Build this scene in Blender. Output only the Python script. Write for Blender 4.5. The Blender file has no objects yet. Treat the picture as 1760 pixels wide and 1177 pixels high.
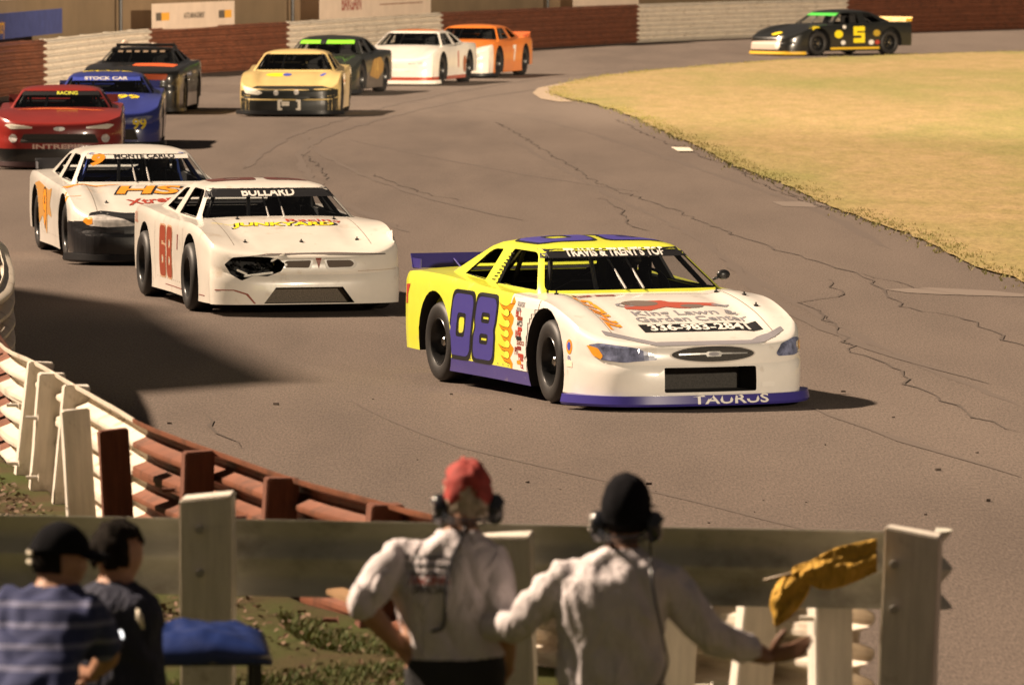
import bpy, bmesh, math, random
from mathutils import Vector, Matrix, noise
from mathutils.bvhtree import BVHTree
R = math.radians
random.seed(7)
S = bpy.context.scene
COL = S.collection

# ------------------------------------------------------------------ camera
FPX = 11300.0                       # focal length in photo pixels (photo 1760 wide)
PITCH = math.atan(737.0 / FPX)
CAMH = 4.016 * math.cos(PITCH)
cam_d = bpy.data.cameras.new("camera")
cam_d.sensor_width = 36.0
cam_d.lens = FPX / 1760.0 * 36.0
cam_d.clip_start = 0.5
cam_d.clip_end = 3000
cam_d.dof.use_dof = True
cam_d.dof.focus_distance = 58.0
cam_d.dof.aperture_fstop = 7.0
cam = bpy.data.objects.new("camera", cam_d)
COL.objects.link(cam)
cam.location = (0, 0, CAMH)
cam.rotation_euler = (math.pi / 2 - PITCH, 0, 0)
S.camera = cam

# ------------------------------------------------------------------ sky, key light, floodlight, exposure
W = bpy.data.worlds.new("World")
S.world = W
W.use_nodes = True
wn = W.node_tree.nodes
bg = wn["Background"]
bg.inputs[0].default_value = (0.58, 0.5, 0.45, 1)
bg.inputs[1].default_value = 0.052
sun_d = bpy.data.lights.new("stadium_key", 'SUN')
sun_d.energy = 4.6
sun_d.angle = R(2.4)
sun_d.color = (1.0, 0.775, 0.575)
sun = bpy.data.objects.new("stadium_key", sun_d)
COL.objects.link(sun)
LDIR = Vector((-1.0, 0.32, 1.0)).normalized()      # towards the light
sun.rotation_euler = LDIR.to_track_quat('Z', 'Y').to_euler()
sp_d = bpy.data.lights.new("floodlight", 'SPOT')
sp_d.energy = 25000
sp_d.color = (1.0, 0.83, 0.62)
sp_d.spot_size = R(27)
sp_d.spot_blend = 0.5
sp_d.shadow_soft_size = 0.5
sp = bpy.data.objects.new("floodlight", sp_d)
COL.objects.link(sp)
sp.location = (19, 14, 9.5)
sp.rotation_euler = (Vector((19, 14, 9.5)) - Vector((-3.3, 84, 0))).to_track_quat('Z', 'Y').to_euler()
S.view_settings.view_transform = 'Standard'
S.view_settings.look = 'None'
S.view_settings.gamma = 1.0
sp2_d = bpy.data.lights.new("turn_floodlight", 'SPOT')
sp2_d.energy = 400000
sp2_d.color = (1.0, 0.80, 0.58)
sp2_d.spot_size = R(36)
sp2_d.spot_blend = 0.6
sp2_d.shadow_soft_size = 0.6
sp2 = bpy.data.objects.new("turn_floodlight", sp2_d)
COL.objects.link(sp2)
sp2.location = (45, 60, 18)
sp2.rotation_euler = (Vector((45, 60, 18)) - Vector((0, 190, 0))).to_track_quat('Z', 'Y').to_euler()
S.view_settings.exposure = 1.08
S.cycles.max_bounces = 6
S.cycles.transparent_max_bounces = 12

# ------------------------------------------------------------------ helpers
def unproj(px, py, z=0.0):
    u = (px - 880) / FPX
    v = (py - 588.5) / FPX
    c, s = math.cos(PITCH), math.sin(PITCH)
    d = Vector((u, c - v * s, -s - v * c))
    t = (CAMH - z) / -d.z
    return Vector((d.x * t, d.y * t, z))

def at(px, py, Y):
    """point at depth Y seen at photo pixel px, py"""
    u = (px - 880) / FPX
    v = (py - 588.5) / FPX
    c, s = math.cos(PITCH), math.sin(PITCH)
    d = Vector((u, c - v * s, -s - v * c))
    t = Y / d.y
    return Vector((d.x * t, Y, CAMH + d.z * t))

def new_mesh(name, verts, faces, mats=(), parent=None, smooth=False, fm=None, sharp=None, link=True):
    me = bpy.data.meshes.new(name)
    me.from_pydata([tuple(v) for v in verts], [], faces)
    return finish(name, me, mats, parent, smooth, fm, sharp)

def finish(name, me, mats=(), parent=None, smooth=False, fm=None, sharp=None):
    if not isinstance(mats, (list, tuple)):
        mats = [mats]
    for m in mats:
        me.materials.append(m)
    if fm:
        for p, i in zip(me.polygons, fm):
            p.material_index = i
    if smooth:
        me.polygons.foreach_set('use_smooth', [True] * len(me.polygons))
        if sharp:
            me.set_sharp_from_angle(angle=R(sharp))
    me.update()
    o = bpy.data.objects.new(name, me)
    COL.objects.link(o)
    if parent:
        o.parent = parent
    return o

def tag(o, label=None, cat=None, group=None, kind=None):
    if label: o['label'] = label
    if cat: o['category'] = cat
    if group: o['group'] = group
    if kind: o['kind'] = kind
    return o

def empty(name, loc=(0, 0, 0), rz=0.0, parent=None):
    o = bpy.data.objects.new(name, None)
    o.empty_display_size = 0.2
    COL.objects.link(o)
    o.location = loc
    o.rotation_euler = (0, 0, rz)
    if parent: o.parent = parent
    return o

class MB:
    """collects shapes into one mesh"""
    def __init__(s):
        s.v, s.f, s.m = [], [], []
    def add(s, vs, fs, m=0):
        b = len(s.v)
        s.v += [Vector(v) for v in vs]
        s.f += [tuple(i + b for i in f) for f in fs]
        s.m += [m] * len(fs)
    def box(s, c, d, rot=None, m=0, bev=0.0):
        c = Vector(c)
        bm = bmesh.new()
        bmesh.ops.create_cube(bm, size=1)
        for v in bm.verts:
            v.co = Vector((v.co.x * d[0], v.co.y * d[1], v.co.z * d[2]))
        if bev:
            bmesh.ops.bevel(bm, geom=bm.edges[:], offset=bev, segments=2, affect='EDGES')
        if rot is not None:
            bmesh.ops.transform(bm, matrix=rot.to_4x4(), verts=bm.verts)
        bm.verts.index_update()
        s.add([v.co + c for v in bm.verts], [[v.index for v in f.verts] for f in bm.faces], m)
        bm.free()
    def tube(s, pts, r, n=8, m=0, cap=True):
        pts = [Vector(p) for p in pts]
        rs = r if isinstance(r, (list, tuple)) else [r] * len(pts)
        vs, fs = [], []
        up = Vector((0, 0, 1))
        ref = None
        for i, p in enumerate(pts):
            a = pts[max(0, i - 1)]; b = pts[min(len(pts) - 1, i + 1)]
            t = (b - a)
            t = t.normalized() if t.length > 1e-9 else up
            if ref is None:
                ref = t.cross(up) if abs(t.dot(up)) < .95 else t.cross(Vector((1, 0, 0)))
            x = (ref - t * ref.dot(t)).normalized(); ref = x
            y = t.cross(x)
            for k in range(n):
                an = 2 * math.pi * k / n
                vs.append(p + (x * math.cos(an) + y * math.sin(an)) * rs[i])
        for i in range(len(pts) - 1):
            for k in range(n):
                k2 = (k + 1) % n
                fs.append((i * n + k, i * n + k2, (i + 1) * n + k2, (i + 1) * n + k))
        if cap:
            fs.append(tuple(range(n))[::-1]); fs.append(tuple((len(pts) - 1) * n + k for k in range(n)))
        s.add(vs, fs, m)
    def lathe(s, prof, axis='y', n=40, c=(0, 0, 0), m=0, closed=False):
        """prof: list of (radius, along)"""
        vs, fs = [], []
        c = Vector(c)
        for r_, a in prof:
            for k in range(n):
                an = 2 * math.pi * k / n
                if axis == 'y': vs.append(c + Vector((r_ * math.cos(an), a, r_ * math.sin(an))))
                elif axis == 'z': vs.append(c + Vector((r_ * math.cos(an), r_ * math.sin(an), a)))
                else: vs.append(c + Vector((a, r_ * math.cos(an), r_ * math.sin(an))))
        L = len(prof)
        for i in range(L if closed else L - 1):
            j = (i + 1) % L
            for k in range(n):
                k2 = (k + 1) % n
                fs.append((i * n + k, j * n + k, j * n + k2, i * n + k2))
        s.add(vs, fs, m)
    def prism(s, poly, a0, a1, axis='y', m=0):
        """poly of 2D points extruded along axis. y: poly=(x,z); x: poly=(y,z); z: poly=(x,y)"""
        def P(p, a):
            if axis == 'y': return Vector((p[0], a, p[1]))
            if axis == 'x': return Vector((a, p[0], p[1]))
            return Vector((p[0], p[1], a))
        n = len(poly)
        vs = [P(p, a0) for p in poly] + [P(p, a1) for p in poly]
        fs = [tuple(range(n)), tuple(range(2 * n - 1, n - 1, -1))]
        for i in range(n):
            j = (i + 1) % n
            fs.append((i, i + n, j + n, j))
        s.add(vs, fs, m)
    def ball(s, c, r, seg=16, rings=10, m=0):
        r = r if isinstance(r, (list, tuple)) else (r, r, r)
        vs, fs = [], []
        for i in range(rings + 1):
            th = math.pi * i / rings
            for k in range(seg):
                ph = 2 * math.pi * k / seg
                vs.append(Vector(c) + Vector((r[0] * math.sin(th) * math.cos(ph), r[1] * math.sin(th) * math.sin(ph), r[2] * math.cos(th))))
        for i in range(rings):
            for k in range(seg):
                k2 = (k + 1) % seg
                fs.append((i * seg + k, (i + 1) * seg + k, (i + 1) * seg + k2, i * seg + k2))
        s.add(vs, fs, m)
    def build(s, name, mats=(), parent=None, smooth=False, sharp=None, clean=True):
        me = bpy.data.meshes.new(name)
        me.from_pydata([tuple(v) for v in s.v], [], s.f)
        for p, i in zip(me.polygons, s.m):
            p.material_index = i
        if clean:
            bm = bmesh.new(); bm.from_mesh(me)
            bmesh.ops.remove_doubles(bm, verts=bm.verts, dist=1e-5)
            bmesh.ops.recalc_face_normals(bm, faces=bm.faces)
            bm.to_mesh(me); bm.free()
        return finish(name, me, mats, parent, smooth, None, sharp)

def round_poly(pts, r, n=4):
    """round the corners of a 2D polygon"""
    out = []
    N = len(pts)
    rr = r if isinstance(r, (list, tuple)) else [r] * N
    for i in range(N):
        p = Vector(pts[i]); a = Vector(pts[i - 1]); b = Vector(pts[(i + 1) % N])
        d1 = (a - p); d2 = (b - p)
        q = min(rr[i], d1.length * .45, d2.length * .45)
        s_ = p + d1.normalized() * q; e = p + d2.normalized() * q
        for k in range(n + 1):
            t = k / n
            out.append(tuple((s_ * (1 - t) + p * t) * (1 - t) + (p * (1 - t) + e * t) * t))
    return out

def interp(x, tab):
    if x <= tab[0][0]: return tab[0][1]
    for (a, va), (b, vb) in zip(tab, tab[1:]):
        if x <= b:
            t = (x - a) / (b - a)
            return va + (vb - va) * t
    return tab[-1][1]

def sinterp(x, tab):
    """smooth (catmull) interpolation of a table"""
    n = len(tab)
    if x <= tab[0][0]: return tab[0][1]
    if x >= tab[-1][0]: return tab[-1][1]
    for i in range(n - 1):
        if tab[i][0] <= x <= tab[i + 1][0]:
            x0, y0 = tab[i]; x1, y1 = tab[i + 1]
            m0 = (tab[i + 1][1] - tab[max(0, i - 1)][1]) / (tab[i + 1][0] - tab[max(0, i - 1)][0])
            j = min(n - 1, i + 2)
            m1 = (tab[j][1] - tab[i][1]) / (tab[j][0] - tab[i][0])
            h = x1 - x0; t = (x - x0) / h
            return (2*t**3 - 3*t**2 + 1) * y0 + (t**3 - 2*t**2 + t) * h * m0 + (-2*t**3 + 3*t**2) * y1 + (t**3 - t**2) * h * m1

def catmull(pts, step):
    """dense polyline through pts"""
    P = [Vector(p) for p in pts]
    out = []
    for i in range(len(P) - 1):
        p0 = P[max(0, i - 1)]; p1 = P[i]; p2 = P[i + 1]; p3 = P[min(len(P) - 1, i + 2)]
        n = max(1, int((p2 - p1).length / step))
        for k in range(n):
            t = k / n
            out.append(.5 * ((2 * p1) + (p2 - p0) * t + (2 * p0 - 5 * p1 + 4 * p2 - p3) * t * t + (3 * p1 - p0 - 3 * p2 + p3) * t ** 3))
    out.append(P[-1])
    return out

def boolean(me, cutters, name='tmp'):
    """difference of mesh me and cutter MB list; returns new mesh"""
    o = bpy.data.objects.new(name, me); COL.objects.link(o)
    temps = [o]
    for c in cutters:
        co = c.build('cut', list(me.materials)); temps.append(co)
        md = o.modifiers.new('b', 'BOOLEAN'); md.operation = 'DIFFERENCE'; md.solver = 'EXACT'; md.object = co
    dg = bpy.context.evaluated_depsgraph_get()
    out = bpy.data.meshes.new_from_object(o.evaluated_get(dg), depsgraph=dg)
    for t in temps:
        d = t.data
        bpy.data.objects.remove(t)
        if d.users == 0: bpy.data.meshes.remove(d)
    return out

# ------------------------------------------------------------------ materials
def nodes_of(m):
    m.use_nodes = True
    return m.node_tree.nodes, m.node_tree.links

def mat(name, col, rough=.6, metal=0.0, var=0.0, scale=8.0, bump=0.0, bscale=40.0, coat=0.0, spec=.5, rules=None, dirt=None, streak=None, emit=None):
    """principled material; var: tone variation by noise; rules: [(axis, '<'|'>', value, colour)] zones of paint in object space"""
    m = bpy.data.materials.new(name)
    N, L = nodes_of(m)
    b = N['Principled BSDF']
    b.inputs['Roughness'].default_value = rough
    b.inputs['Metallic'].default_value = metal
    b.inputs['Coat Weight'].default_value = coat
    b.inputs['Coat Roughness'].default_value = .08
    b.inputs['Specular IOR Level'].default_value = spec
    tc = N.new('ShaderNodeTexCoord')
    def rgb(c):
        n = N.new('ShaderNodeRGB'); n.outputs[0].default_value = (*c, 1); return n.outputs[0]
    cur = rgb(col)
    if rules:
        sx = N.new('ShaderNodeSeparateXYZ'); L.new(tc.outputs['Object'], sx.inputs[0])
        for ax, op, val, c in rules:
            src = sx.outputs['XYZ'.index(ax[-1].upper())]
            if ax.startswith('abs'):
                ab = N.new('ShaderNodeMath'); ab.operation = 'ABSOLUTE'; L.new(src, ab.inputs[0]); src = ab.outputs[0]
            mt = N.new('ShaderNodeMath'); mt.operation = 'LESS_THAN' if op == '<' else 'GREATER_THAN'
            L.new(src, mt.inputs[0]); mt.inputs[1].default_value = val
            mx = N.new('ShaderNodeMix'); mx.data_type = 'RGBA'
            L.new(mt.outputs[0], mx.inputs['Factor']); L.new(cur, mx.inputs['A']); mx.inputs['B'].default_value = (*c, 1)
            cur = mx.outputs['Result']
    if var:
        nz = N.new('ShaderNodeTexNoise'); nz.inputs['Scale'].default_value = scale; nz.inputs['Detail'].default_value = 5; nz.inputs['Roughness'].default_value = .6
        if streak:
            mp = N.new('ShaderNodeMapping'); mp.inputs['Scale'].default_value = streak
            L.new(tc.outputs['Object'], mp.inputs[0]); L.new(mp.outputs[0], nz.inputs['Vector'])
        else:
            L.new(tc.outputs['Object'], nz.inputs['Vector'])
        mr = N.new('ShaderNodeMapRange'); mr.inputs['From Min'].default_value = .3; mr.inputs['From Max'].default_value = .7
        mr.inputs['To Min'].default_value = 1 - var; mr.inputs['To Max'].default_value = 1 + var * .6
        L.new(nz.outputs['Fac'], mr.inputs['Value'])
        vm = N.new('ShaderNodeVectorMath'); vm.operation = 'SCALE'
        L.new(cur, vm.inputs[0]); L.new(mr.outputs[0], vm.inputs['Scale'])
        cur = vm.outputs[0]
    if dirt:
        dcol, lo, hi, sc = dirt
        nz = N.new('ShaderNodeTexNoise'); nz.inputs['Scale'].default_value = sc; nz.inputs['Detail'].default_value = 7; nz.inputs['Roughness'].default_value = .65
        L.new(tc.outputs['Object'], nz.inputs['Vector'])
        mr = N.new('ShaderNodeMapRange'); mr.inputs['From Min'].default_value = lo; mr.inputs['From Max'].default_value = hi
        L.new(nz.outputs['Fac'], mr.inputs['Value'])
        mx = N.new('ShaderNodeMix'); mx.data_type = 'RGBA'
        L.new(mr.outputs[0], mx.inputs['Factor']); L.new(cur, mx.inputs['A']); mx.inputs['B'].default_value = (*dcol, 1)
        cur = mx.outputs['Result']
    L.new(cur, b.inputs['Base Color'])
    if bump:
        nz = N.new('ShaderNodeTexNoise'); nz.inputs['Scale'].default_value = bscale; nz.inputs['Detail'].default_value = 4
        L.new(tc.outputs['Object'], nz.inputs['Vector'])
        bp = N.new('ShaderNodeBump'); bp.inputs['Strength'].default_value = bump; bp.inputs['Distance'].default_value = .01
        L.new(nz.outputs['Fac'], bp.inputs['Height']); L.new(bp.outputs[0], b.inputs['Normal'])
    if emit:
        b.inputs['Emission Color'].default_value = (*emit[0], 1); b.inputs['Emission Strength'].default_value = emit[1]
    return m

def mat_glass(name, tint=(.75, .78, .8), gloss=.12):
    m = bpy.data.materials.new(name)
    N, L = nodes_of(m)
    N.remove(N['Principled BSDF'])
    tr = N.new('ShaderNodeBsdfTransparent'); tr.inputs[0].default_value = (*tint, 1)
    gl = N.new('ShaderNodeBsdfGlossy'); gl.inputs['Roughness'].default_value = .08; gl.inputs[0].default_value = (1, 1, 1, 1)
    fr = N.new('ShaderNodeFresnel'); fr.inputs[0].default_value = 1.45
    mt = N.new('ShaderNodeMath'); mt.operation = 'MULTIPLY'; mt.inputs[1].default_value = 1.0; L.new(fr.outputs[0], mt.inputs[0])
    mx = N.new('ShaderNodeMixShader')
    L.new(mt.outputs[0], mx.inputs[0]); L.new(tr.outputs[0], mx.inputs[1]); L.new(gl.outputs[0], mx.inputs[2])
    L.new(mx.outputs[0], N['Material Output'].inputs[0])
    return m

def mat_ground(name, c1, c2, c3=None, fine=60.0, fvar=.25, rough=.9, mid=1.2, big=.12, bump=.3, stretch=(1, 1, 1)):
    """world-space mottled ground: c1/c2 mixed by middle noise, c3 in large patches, fine grain on top"""
    m = bpy.data.materials.new(name)
    N, L = nodes_of(m)
    b = N['Principled BSDF']; b.inputs['Roughness'].default_value = rough; b.inputs['Specular IOR Level'].default_value = .25
    g = N.new('ShaderNodeNewGeometry')
    mp = N.new('ShaderNodeMapping'); mp.inputs['Scale'].default_value = stretch
    L.new(g.outputs['Position'], mp.inputs[0])
    def nz(sc, det=5, ro=.6):
        n = N.new('ShaderNodeTexNoise'); n.inputs['Scale'].default_value = sc; n.inputs['Detail'].default_value = det; n.inputs['Roughness'].default_value = ro
        L.new(mp.outputs[0], n.inputs['Vector']); return n.outputs['Fac']
    def rng(src, a, b_, c, d):
        n = N.new('ShaderNodeMapRange')
        for k, v in zip(('From Min', 'From Max', 'To Min', 'To Max'), (a, b_, c, d)): n.inputs[k].default_value = v
        L.new(src, n.inputs['Value']); return n.outputs[0]
    mx = N.new('ShaderNodeMix'); mx.data_type = 'RGBA'
    L.new(rng(nz(mid), .35, .65, 0, 1), mx.inputs['Factor']); mx.inputs['A'].default_value = (*c1, 1); mx.inputs['B'].default_value = (*c2, 1)
    cur = mx.outputs['Result']
    if c3:
        mx2 = N.new('ShaderNodeMix'); mx2.data_type = 'RGBA'
        L.new(rng(nz(big, 6), .45, .62, 0, .8), mx2.inputs['Factor']); L.new(cur, mx2.inputs['A']); mx2.inputs['B'].default_value = (*c3, 1)
        cur = mx2.outputs['Result']
    vm = N.new('ShaderNodeVectorMath'); vm.operation = 'SCALE'
    f = nz(fine, 8, .9)
    L.new(cur, vm.inputs[0]); L.new(rng(f, .3, .7, 1 - fvar, 1 + fvar), vm.inputs['Scale'])
    L.new(vm.outputs[0], b.inputs['Base Color'])
    bp = N.new('ShaderNodeBump'); bp.inputs['Strength'].default_value = bump; bp.inputs['Distance'].default_value = .01
    L.new(f, bp.inputs['Height']); L.new(bp.outputs[0], b.inputs['Normal'])
    return m

M = {}
M['asphalt'] = mat_ground('asphalt', (.134, .105, .086), (.104, .082, .068), (.154, .122, .100), fine=60, fvar=.9, bump=.12, mid=.9, big=.09, stretch=(1, .12, 1))
M['grass_in'] = mat_ground('dry_infield_grass', (.35, .25, .118), (.28, .215, .085), (.19, .195, .052), fine=14, fvar=.5, mid=2.4, big=.14, stretch=(.9, .2, 1), bump=.5)
M['soil'] = mat_ground('trackside_soil', (.080, .050, .022), (.062, .072, .014), (.058, .082, .010), fine=90, fvar=.8, mid=3.0, big=.6, bump=1.0)
M['crack'] = mat('crack_filler', (.078, .059, .047), .9)
M['stain'] = mat('rubber_stain', (.104, .079, .063), .9)
M['pale'] = mat('pale_dust', (.34, .26, .18), .9, var=.3, scale=6)
M['white_rail'] = mat('white_rail_paint', (.74, .66, .55), .5, var=.12, scale=3, dirt=((.30, .22, .15), .56, .75, 4), bump=.15, bscale=20)
M['brown_rail'] = mat('oxide_rail_paint', (.21, .075, .038), .55, var=.25, scale=3, dirt=((.08, .035, .02), .5, .7, 5), bump=.15, bscale=20)
M['galv'] = mat('galvanised_rail', (.46, .45, .38), .6, metal=0.0, var=.18, scale=2.5, dirt=((.16, .15, .11), .5, .75, 3))
M['white_post'] = mat('painted_timber_post', (.66, .61, .53), .75, var=.14, scale=5, streak=(6, 6, .7), dirt=((.36, .31, .25), .56, .74, 7), bump=.35, bscale=25)
M['brown_post'] = mat('oxide_timber_post', (.15, .052, .028), .8, var=.3, scale=5, streak=(6, 6, .7), bump=.5, bscale=25)
M['bolt'] = mat('bolt_steel', (.35, .33, .3), .4, metal=.7)
M['concrete'] = mat('stained_concrete', (.20, .14, .08), .9, var=.15, scale=.8, bump=.3, bscale=8)
M['leaf'] = mat('fallen_leaf', (.17, .10, .055), .8, var=.5, scale=3)
M['rubber'] = mat('tyre_rubber', (.022, .02, .019), .55, var=.3, scale=6, spec=.5)
M['rim'] = mat('black_rim', (.02, .02, .02), .3, metal=.3)
M['nut'] = mat('steel_hub', (.55, .52, .48), .25, metal=1.0)
M['dark'] = mat('dark_interior', (.014, .013, .013), .7)
M['black'] = mat('black_trim', (.015, .015, .016), .35)
M['mesh_grille'] = mat('grille_mesh', (.05, .045, .04), .8, var=.5, scale=90)
M['cage'] = mat('cage_tube', (.06, .06, .06), .35, metal=.2)
M['cage_light'] = mat('cage_tube_grey', (.42, .40, .38), .4)
M['glass'] = mat_glass('lexan')
M['chrome'] = mat('bright_trim', (.75, .72, .68), .25, metal=.9)
M['lamp'] = mat('headlight_lens', (.20, .22, .34), .12, var=.7, scale=14, coat=.8)
M['lamp_clear'] = mat('headlight_lens_clear', (.72, .68, .64), .12, var=.35, scale=12, coat=.8)
M['amber'] = mat('amber_lens', (.85, .33, .03), .25, coat=.6)
def flat(name, c, rough=.45): 
    if name not in M: M[name] = mat(name, c, rough)
    return M[name]
WHITE = flat('decal_white', (.82, .78, .72)); BLACK = flat('decal_black', (.012, .012, .014)); NAVY = flat('decal_navy', (.055, .045, .25))
ORANGE = flat('decal_orange', (.85, .30, .02)); YELLOW = flat('decal_yellow', (.92, .72, .02)); RED = flat('decal_red', (.42, .05, .03))
OXRED = flat('decal_oxide', (.27, .05, .022)); LIME = flat('decal_lime', (.82, .83, .08)); BLUE = flat('decal_blue', (.05, .08, .45))
GREEN = flat('decal_green', (.05, .5, .05)); GREY = flat('decal_grey', (.25, .24, .26)); DARKRED = flat('decal_darkred', (.22, .03, .025))

# ------------------------------------------------------------------ ground
def sheet(name, poly, z, m, kind='structure', label=None):
    """flat polygon sheet"""
    vs = [(p[0], p[1], z) for p in poly]
    o = new_mesh(name, vs, [tuple(range(len(vs)))], m)
    if o.data.polygons[0].normal.z < 0:
        o.data.flip_normals()
    return tag(o, label, kind=kind)

sheet('ground', [(-900, -100), (900, -100), (900, 1800), (-900, 1800)], -.02, M['soil'])
sheet('race_track', [(-60, -20), (140, -20), (140, 330), (-60, 330)], 0.0, M['asphalt'], label='worn grey brown asphalt oval track')

edge_px = [(2300, 640), (1960, 560), (1760, 487), (1660, 455), (1560, 405), (1480, 378), (1400, 345), (1330, 312), (1265, 288), (1200, 254), (1150, 233),
           (1100, 208), (1050, 189), (1000, 176), (968, 170), (950, 162), (948, 155), (965, 148), (1020, 135), (1100, 125), (1200, 116), (1300, 108), (1400, 102), (1500, 98), (1640, 93), (1760, 90), (2000, 84)]
edge = [unproj(x, y) for x, y in edge_px]
edge2 = catmull([(p.x, p.y, 0) for p in edge], .7)
rnd = random.Random(3)
edge2 = [Vector((p.x + rnd.uniform(-.05, .05), p.y + rnd.uniform(-.25, .25), 0)) for p in edge2]
inf = [(p.x, p.y) for p in edge2] + [(120, 190), (120, 40)]
sheet('infield', inf, .03, M['grass_in'], label='dry tan and green infield grass inside the turn')
# pale kerb apron round the infield tip
kerb_px = [(915, 161), (925, 152), (960, 145), (1030, 133), (1030, 138), (968, 150), (952, 156), (955, 163), (975, 172), (985, 176), (960, 176), (930, 171)]
sheet('kerb_apron', [tuple(unproj(x, y).xy) for x, y in kerb_px], .012, M['pale'])
sheet('painted_mark', [tuple(unproj(x, y).xy) for x, y in [(1153, 255), (1185, 256), (1192, 262), (1165, 262)]], .022, flat('mark_white', (.75, .68, .55), .8))
for i, q in enumerate([[(1325, 347), (1390, 347), (1440, 352), (1400, 357), (1345, 355)], [(1520, 498), (1600, 495), (1700, 500), (1760, 506), (1760, 511), (1690, 509), (1620, 507), (1560, 504)]]):
    sheet('dust_streak', [tuple(unproj(x, y).xy) for x, y in q], .005 + .001 * i, flat('dust_streak', (.170, .135, .110), .9))

# cracks and rubber lines on the asphalt
def ribbon(mb, px, w, jit=.06, seed=0, seg=.5):
    rr = random.Random(seed)
    P = catmull([unproj(x, y) for x, y in px], seg)
    P = [Vector((p.x + rr.uniform(-jit, jit), p.y + rr.uniform(-jit, jit) * 2, 0)) for p in P]
    vs, fs = [], []
    for i, p in enumerate(P):
        t = (P[min(len(P) - 1, i + 1)] - P[max(0, i - 1)]); n = Vector((-t.y, t.x, 0)).normalized()
        ww = w * rr.uniform(.4, 1.3) * min(1, (i + .3) / 3, (len(P) - i - .7) / 3)
        zz = (.0075 if seed < 20 else .0015) + .0005 * (seed % 20)
        vs += [p + n * ww + Vector((0, 0, zz)), p - n * ww + Vector((0, 0, zz))]
    for i in range(len(P) - 1):
        fs.append((2 * i, 2 * i + 1, 2 * i + 3, 2 * i + 2))
    mb.add(vs, fs)
mb = MB()
for i, (px, w) in enumerate([([(850, 210), (905, 240), (960, 275), (1040, 320), (1130, 350), (1240, 395), (1370, 440), (1480, 475), (1560, 530), (1650, 545), (1760, 600)], .015),
        ([(1400, 530), (1450, 580), (1470, 605), (1530, 625), (1560, 660), (1620, 690), (1700, 725), (1760, 745)], .013),
        ([(1030, 340), (1070, 365), (1085, 390), (1120, 400)], .012), ([(350, 705), (380, 745), (405, 770)], .016),
        ([(520, 265), (545, 285), (560, 310)], .02), ([(1420, 480), (1440, 510), (1380, 520), (1450, 560)], .01),
        ([(640, 300), (720, 330), (810, 348)], .014), ([(1060, 205), (1130, 240), (1290, 300), (1420, 360)], .012),
        ([(1200, 245), (1280, 300), (1340, 330), (1500, 385)], .01), ([(1480, 470), (1600, 500), (1690, 512)], .008)]):
    ribbon(mb, px, w, seed=i)
tag(mb.build('track_cracks', M['crack'], clean=False), kind='structure')
mb = MB()
for i, (px, w) in enumerate([([(1530, 430), (1400, 360), (1200, 290), (1000, 225), (870, 195), (700, 175)], .07),
        ([(1760, 700), (1500, 590), (1300, 480), (1180, 400), (1000, 310), (880, 240)], .05), ([(600, 240), (700, 262), (900, 300), (1100, 330)], .05),
        ([(700, 560), (560, 470), (420, 330)], .05), ([(600, 690), (800, 770), (1100, 840), (1500, 940)], .03), ([(1250, 120), (1000, 145), (800, 172), (620, 215), (520, 260), (560, 330), (700, 400)], .10), ([(1100, 118), (900, 140), (700, 175), (500, 235), (420, 290)], .09), ([(900, 380), (700, 330), (560, 270), (520, 230)], .06), ([(1760, 820), (1500, 740), (1400, 700)], .05), ([(1700, 660), (1500, 600), (1330, 520), (1240, 440)], .07)]):
    ribbon(mb, px, w, jit=.03, seed=20 + i, seg=1.0)
tag(mb.build('rubber_marks', M['stain'], clean=False), kind='structure')
# small debris on the track
mb = MB(); rr = random.Random(5)
for i in range(34):
    p = unproj(rr.uniform(150, 1700), rr.uniform(640, 900)); s = rr.uniform(.006, .022)
    mb.box((p.x, p.y, s * .4), (s * 2, s, s), Matrix.Rotation(rr.uniform(0, 3), 3, 'Z'))
tag(mb.build('track_grit', M['crack']), 'scattered black rubber crumbs on the asphalt', kind='stuff')

# ------------------------------------------------------------------ barriers
WH = 1.18
def wbeam(z0, h=.295, th=.007, d=.085):
    """closed W-beam profile; (offset towards track, height)"""
    p = [(0, 0), (.004, .05), (.03, .09), (.80, .17), (1, .22), (1, .30), (.80, .36), (.05, .45), (0, .5), (.05, .55), (.80, .64), (1, .70), (1, .78), (.80, .83), (.03, .91), (.004, .95), (0, 1)]
    pts = [(a * d, z0 + b * h) for a, b in p]
    return pts + [(a - th, b) for a, b in pts[::-1]]

def sweep(path, prof, name, m, parent, side=1, wob=0.0):
    n = len(prof); vs, fs = [], []
    for i, p in enumerate(path):
        t = path[min(len(path) - 1, i + 1)] - path[max(0, i - 1)]
        nn = Vector((-t.y, t.x, 0)).normalized() * side
        o = noise.noise(Vector((p.x * .7, p.y * .7, prof[0][1] * 3))) * wob
        for a, z in prof:
            vs.append(Vector((p.x, p.y, 0)) + nn * (a + o) + Vector((0, 0, z + p.z)))
    for i in range(len(path) - 1):
        for k in range(n):
            k2 = (k + 1) % n
            fs.append((i * n + k, (i + 1) * n + k, (i + 1) * n + k2, i * n + k2))
    fs.append(tuple(range(n))); fs.append(tuple((len(path) - 1) * n + k for k in range(n))[::-1])
    me = bpy.data.meshes.new(name); me.from_pydata([tuple(v) for v in vs], [], fs)
    bm = bmesh.new(); bm.from_mesh(me); bmesh.ops.recalc_face_normals(bm, faces=bm.faces); bm.to_mesh(me); bm.free()
    return finish(name, me, m, parent, True, None, 40)

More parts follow.
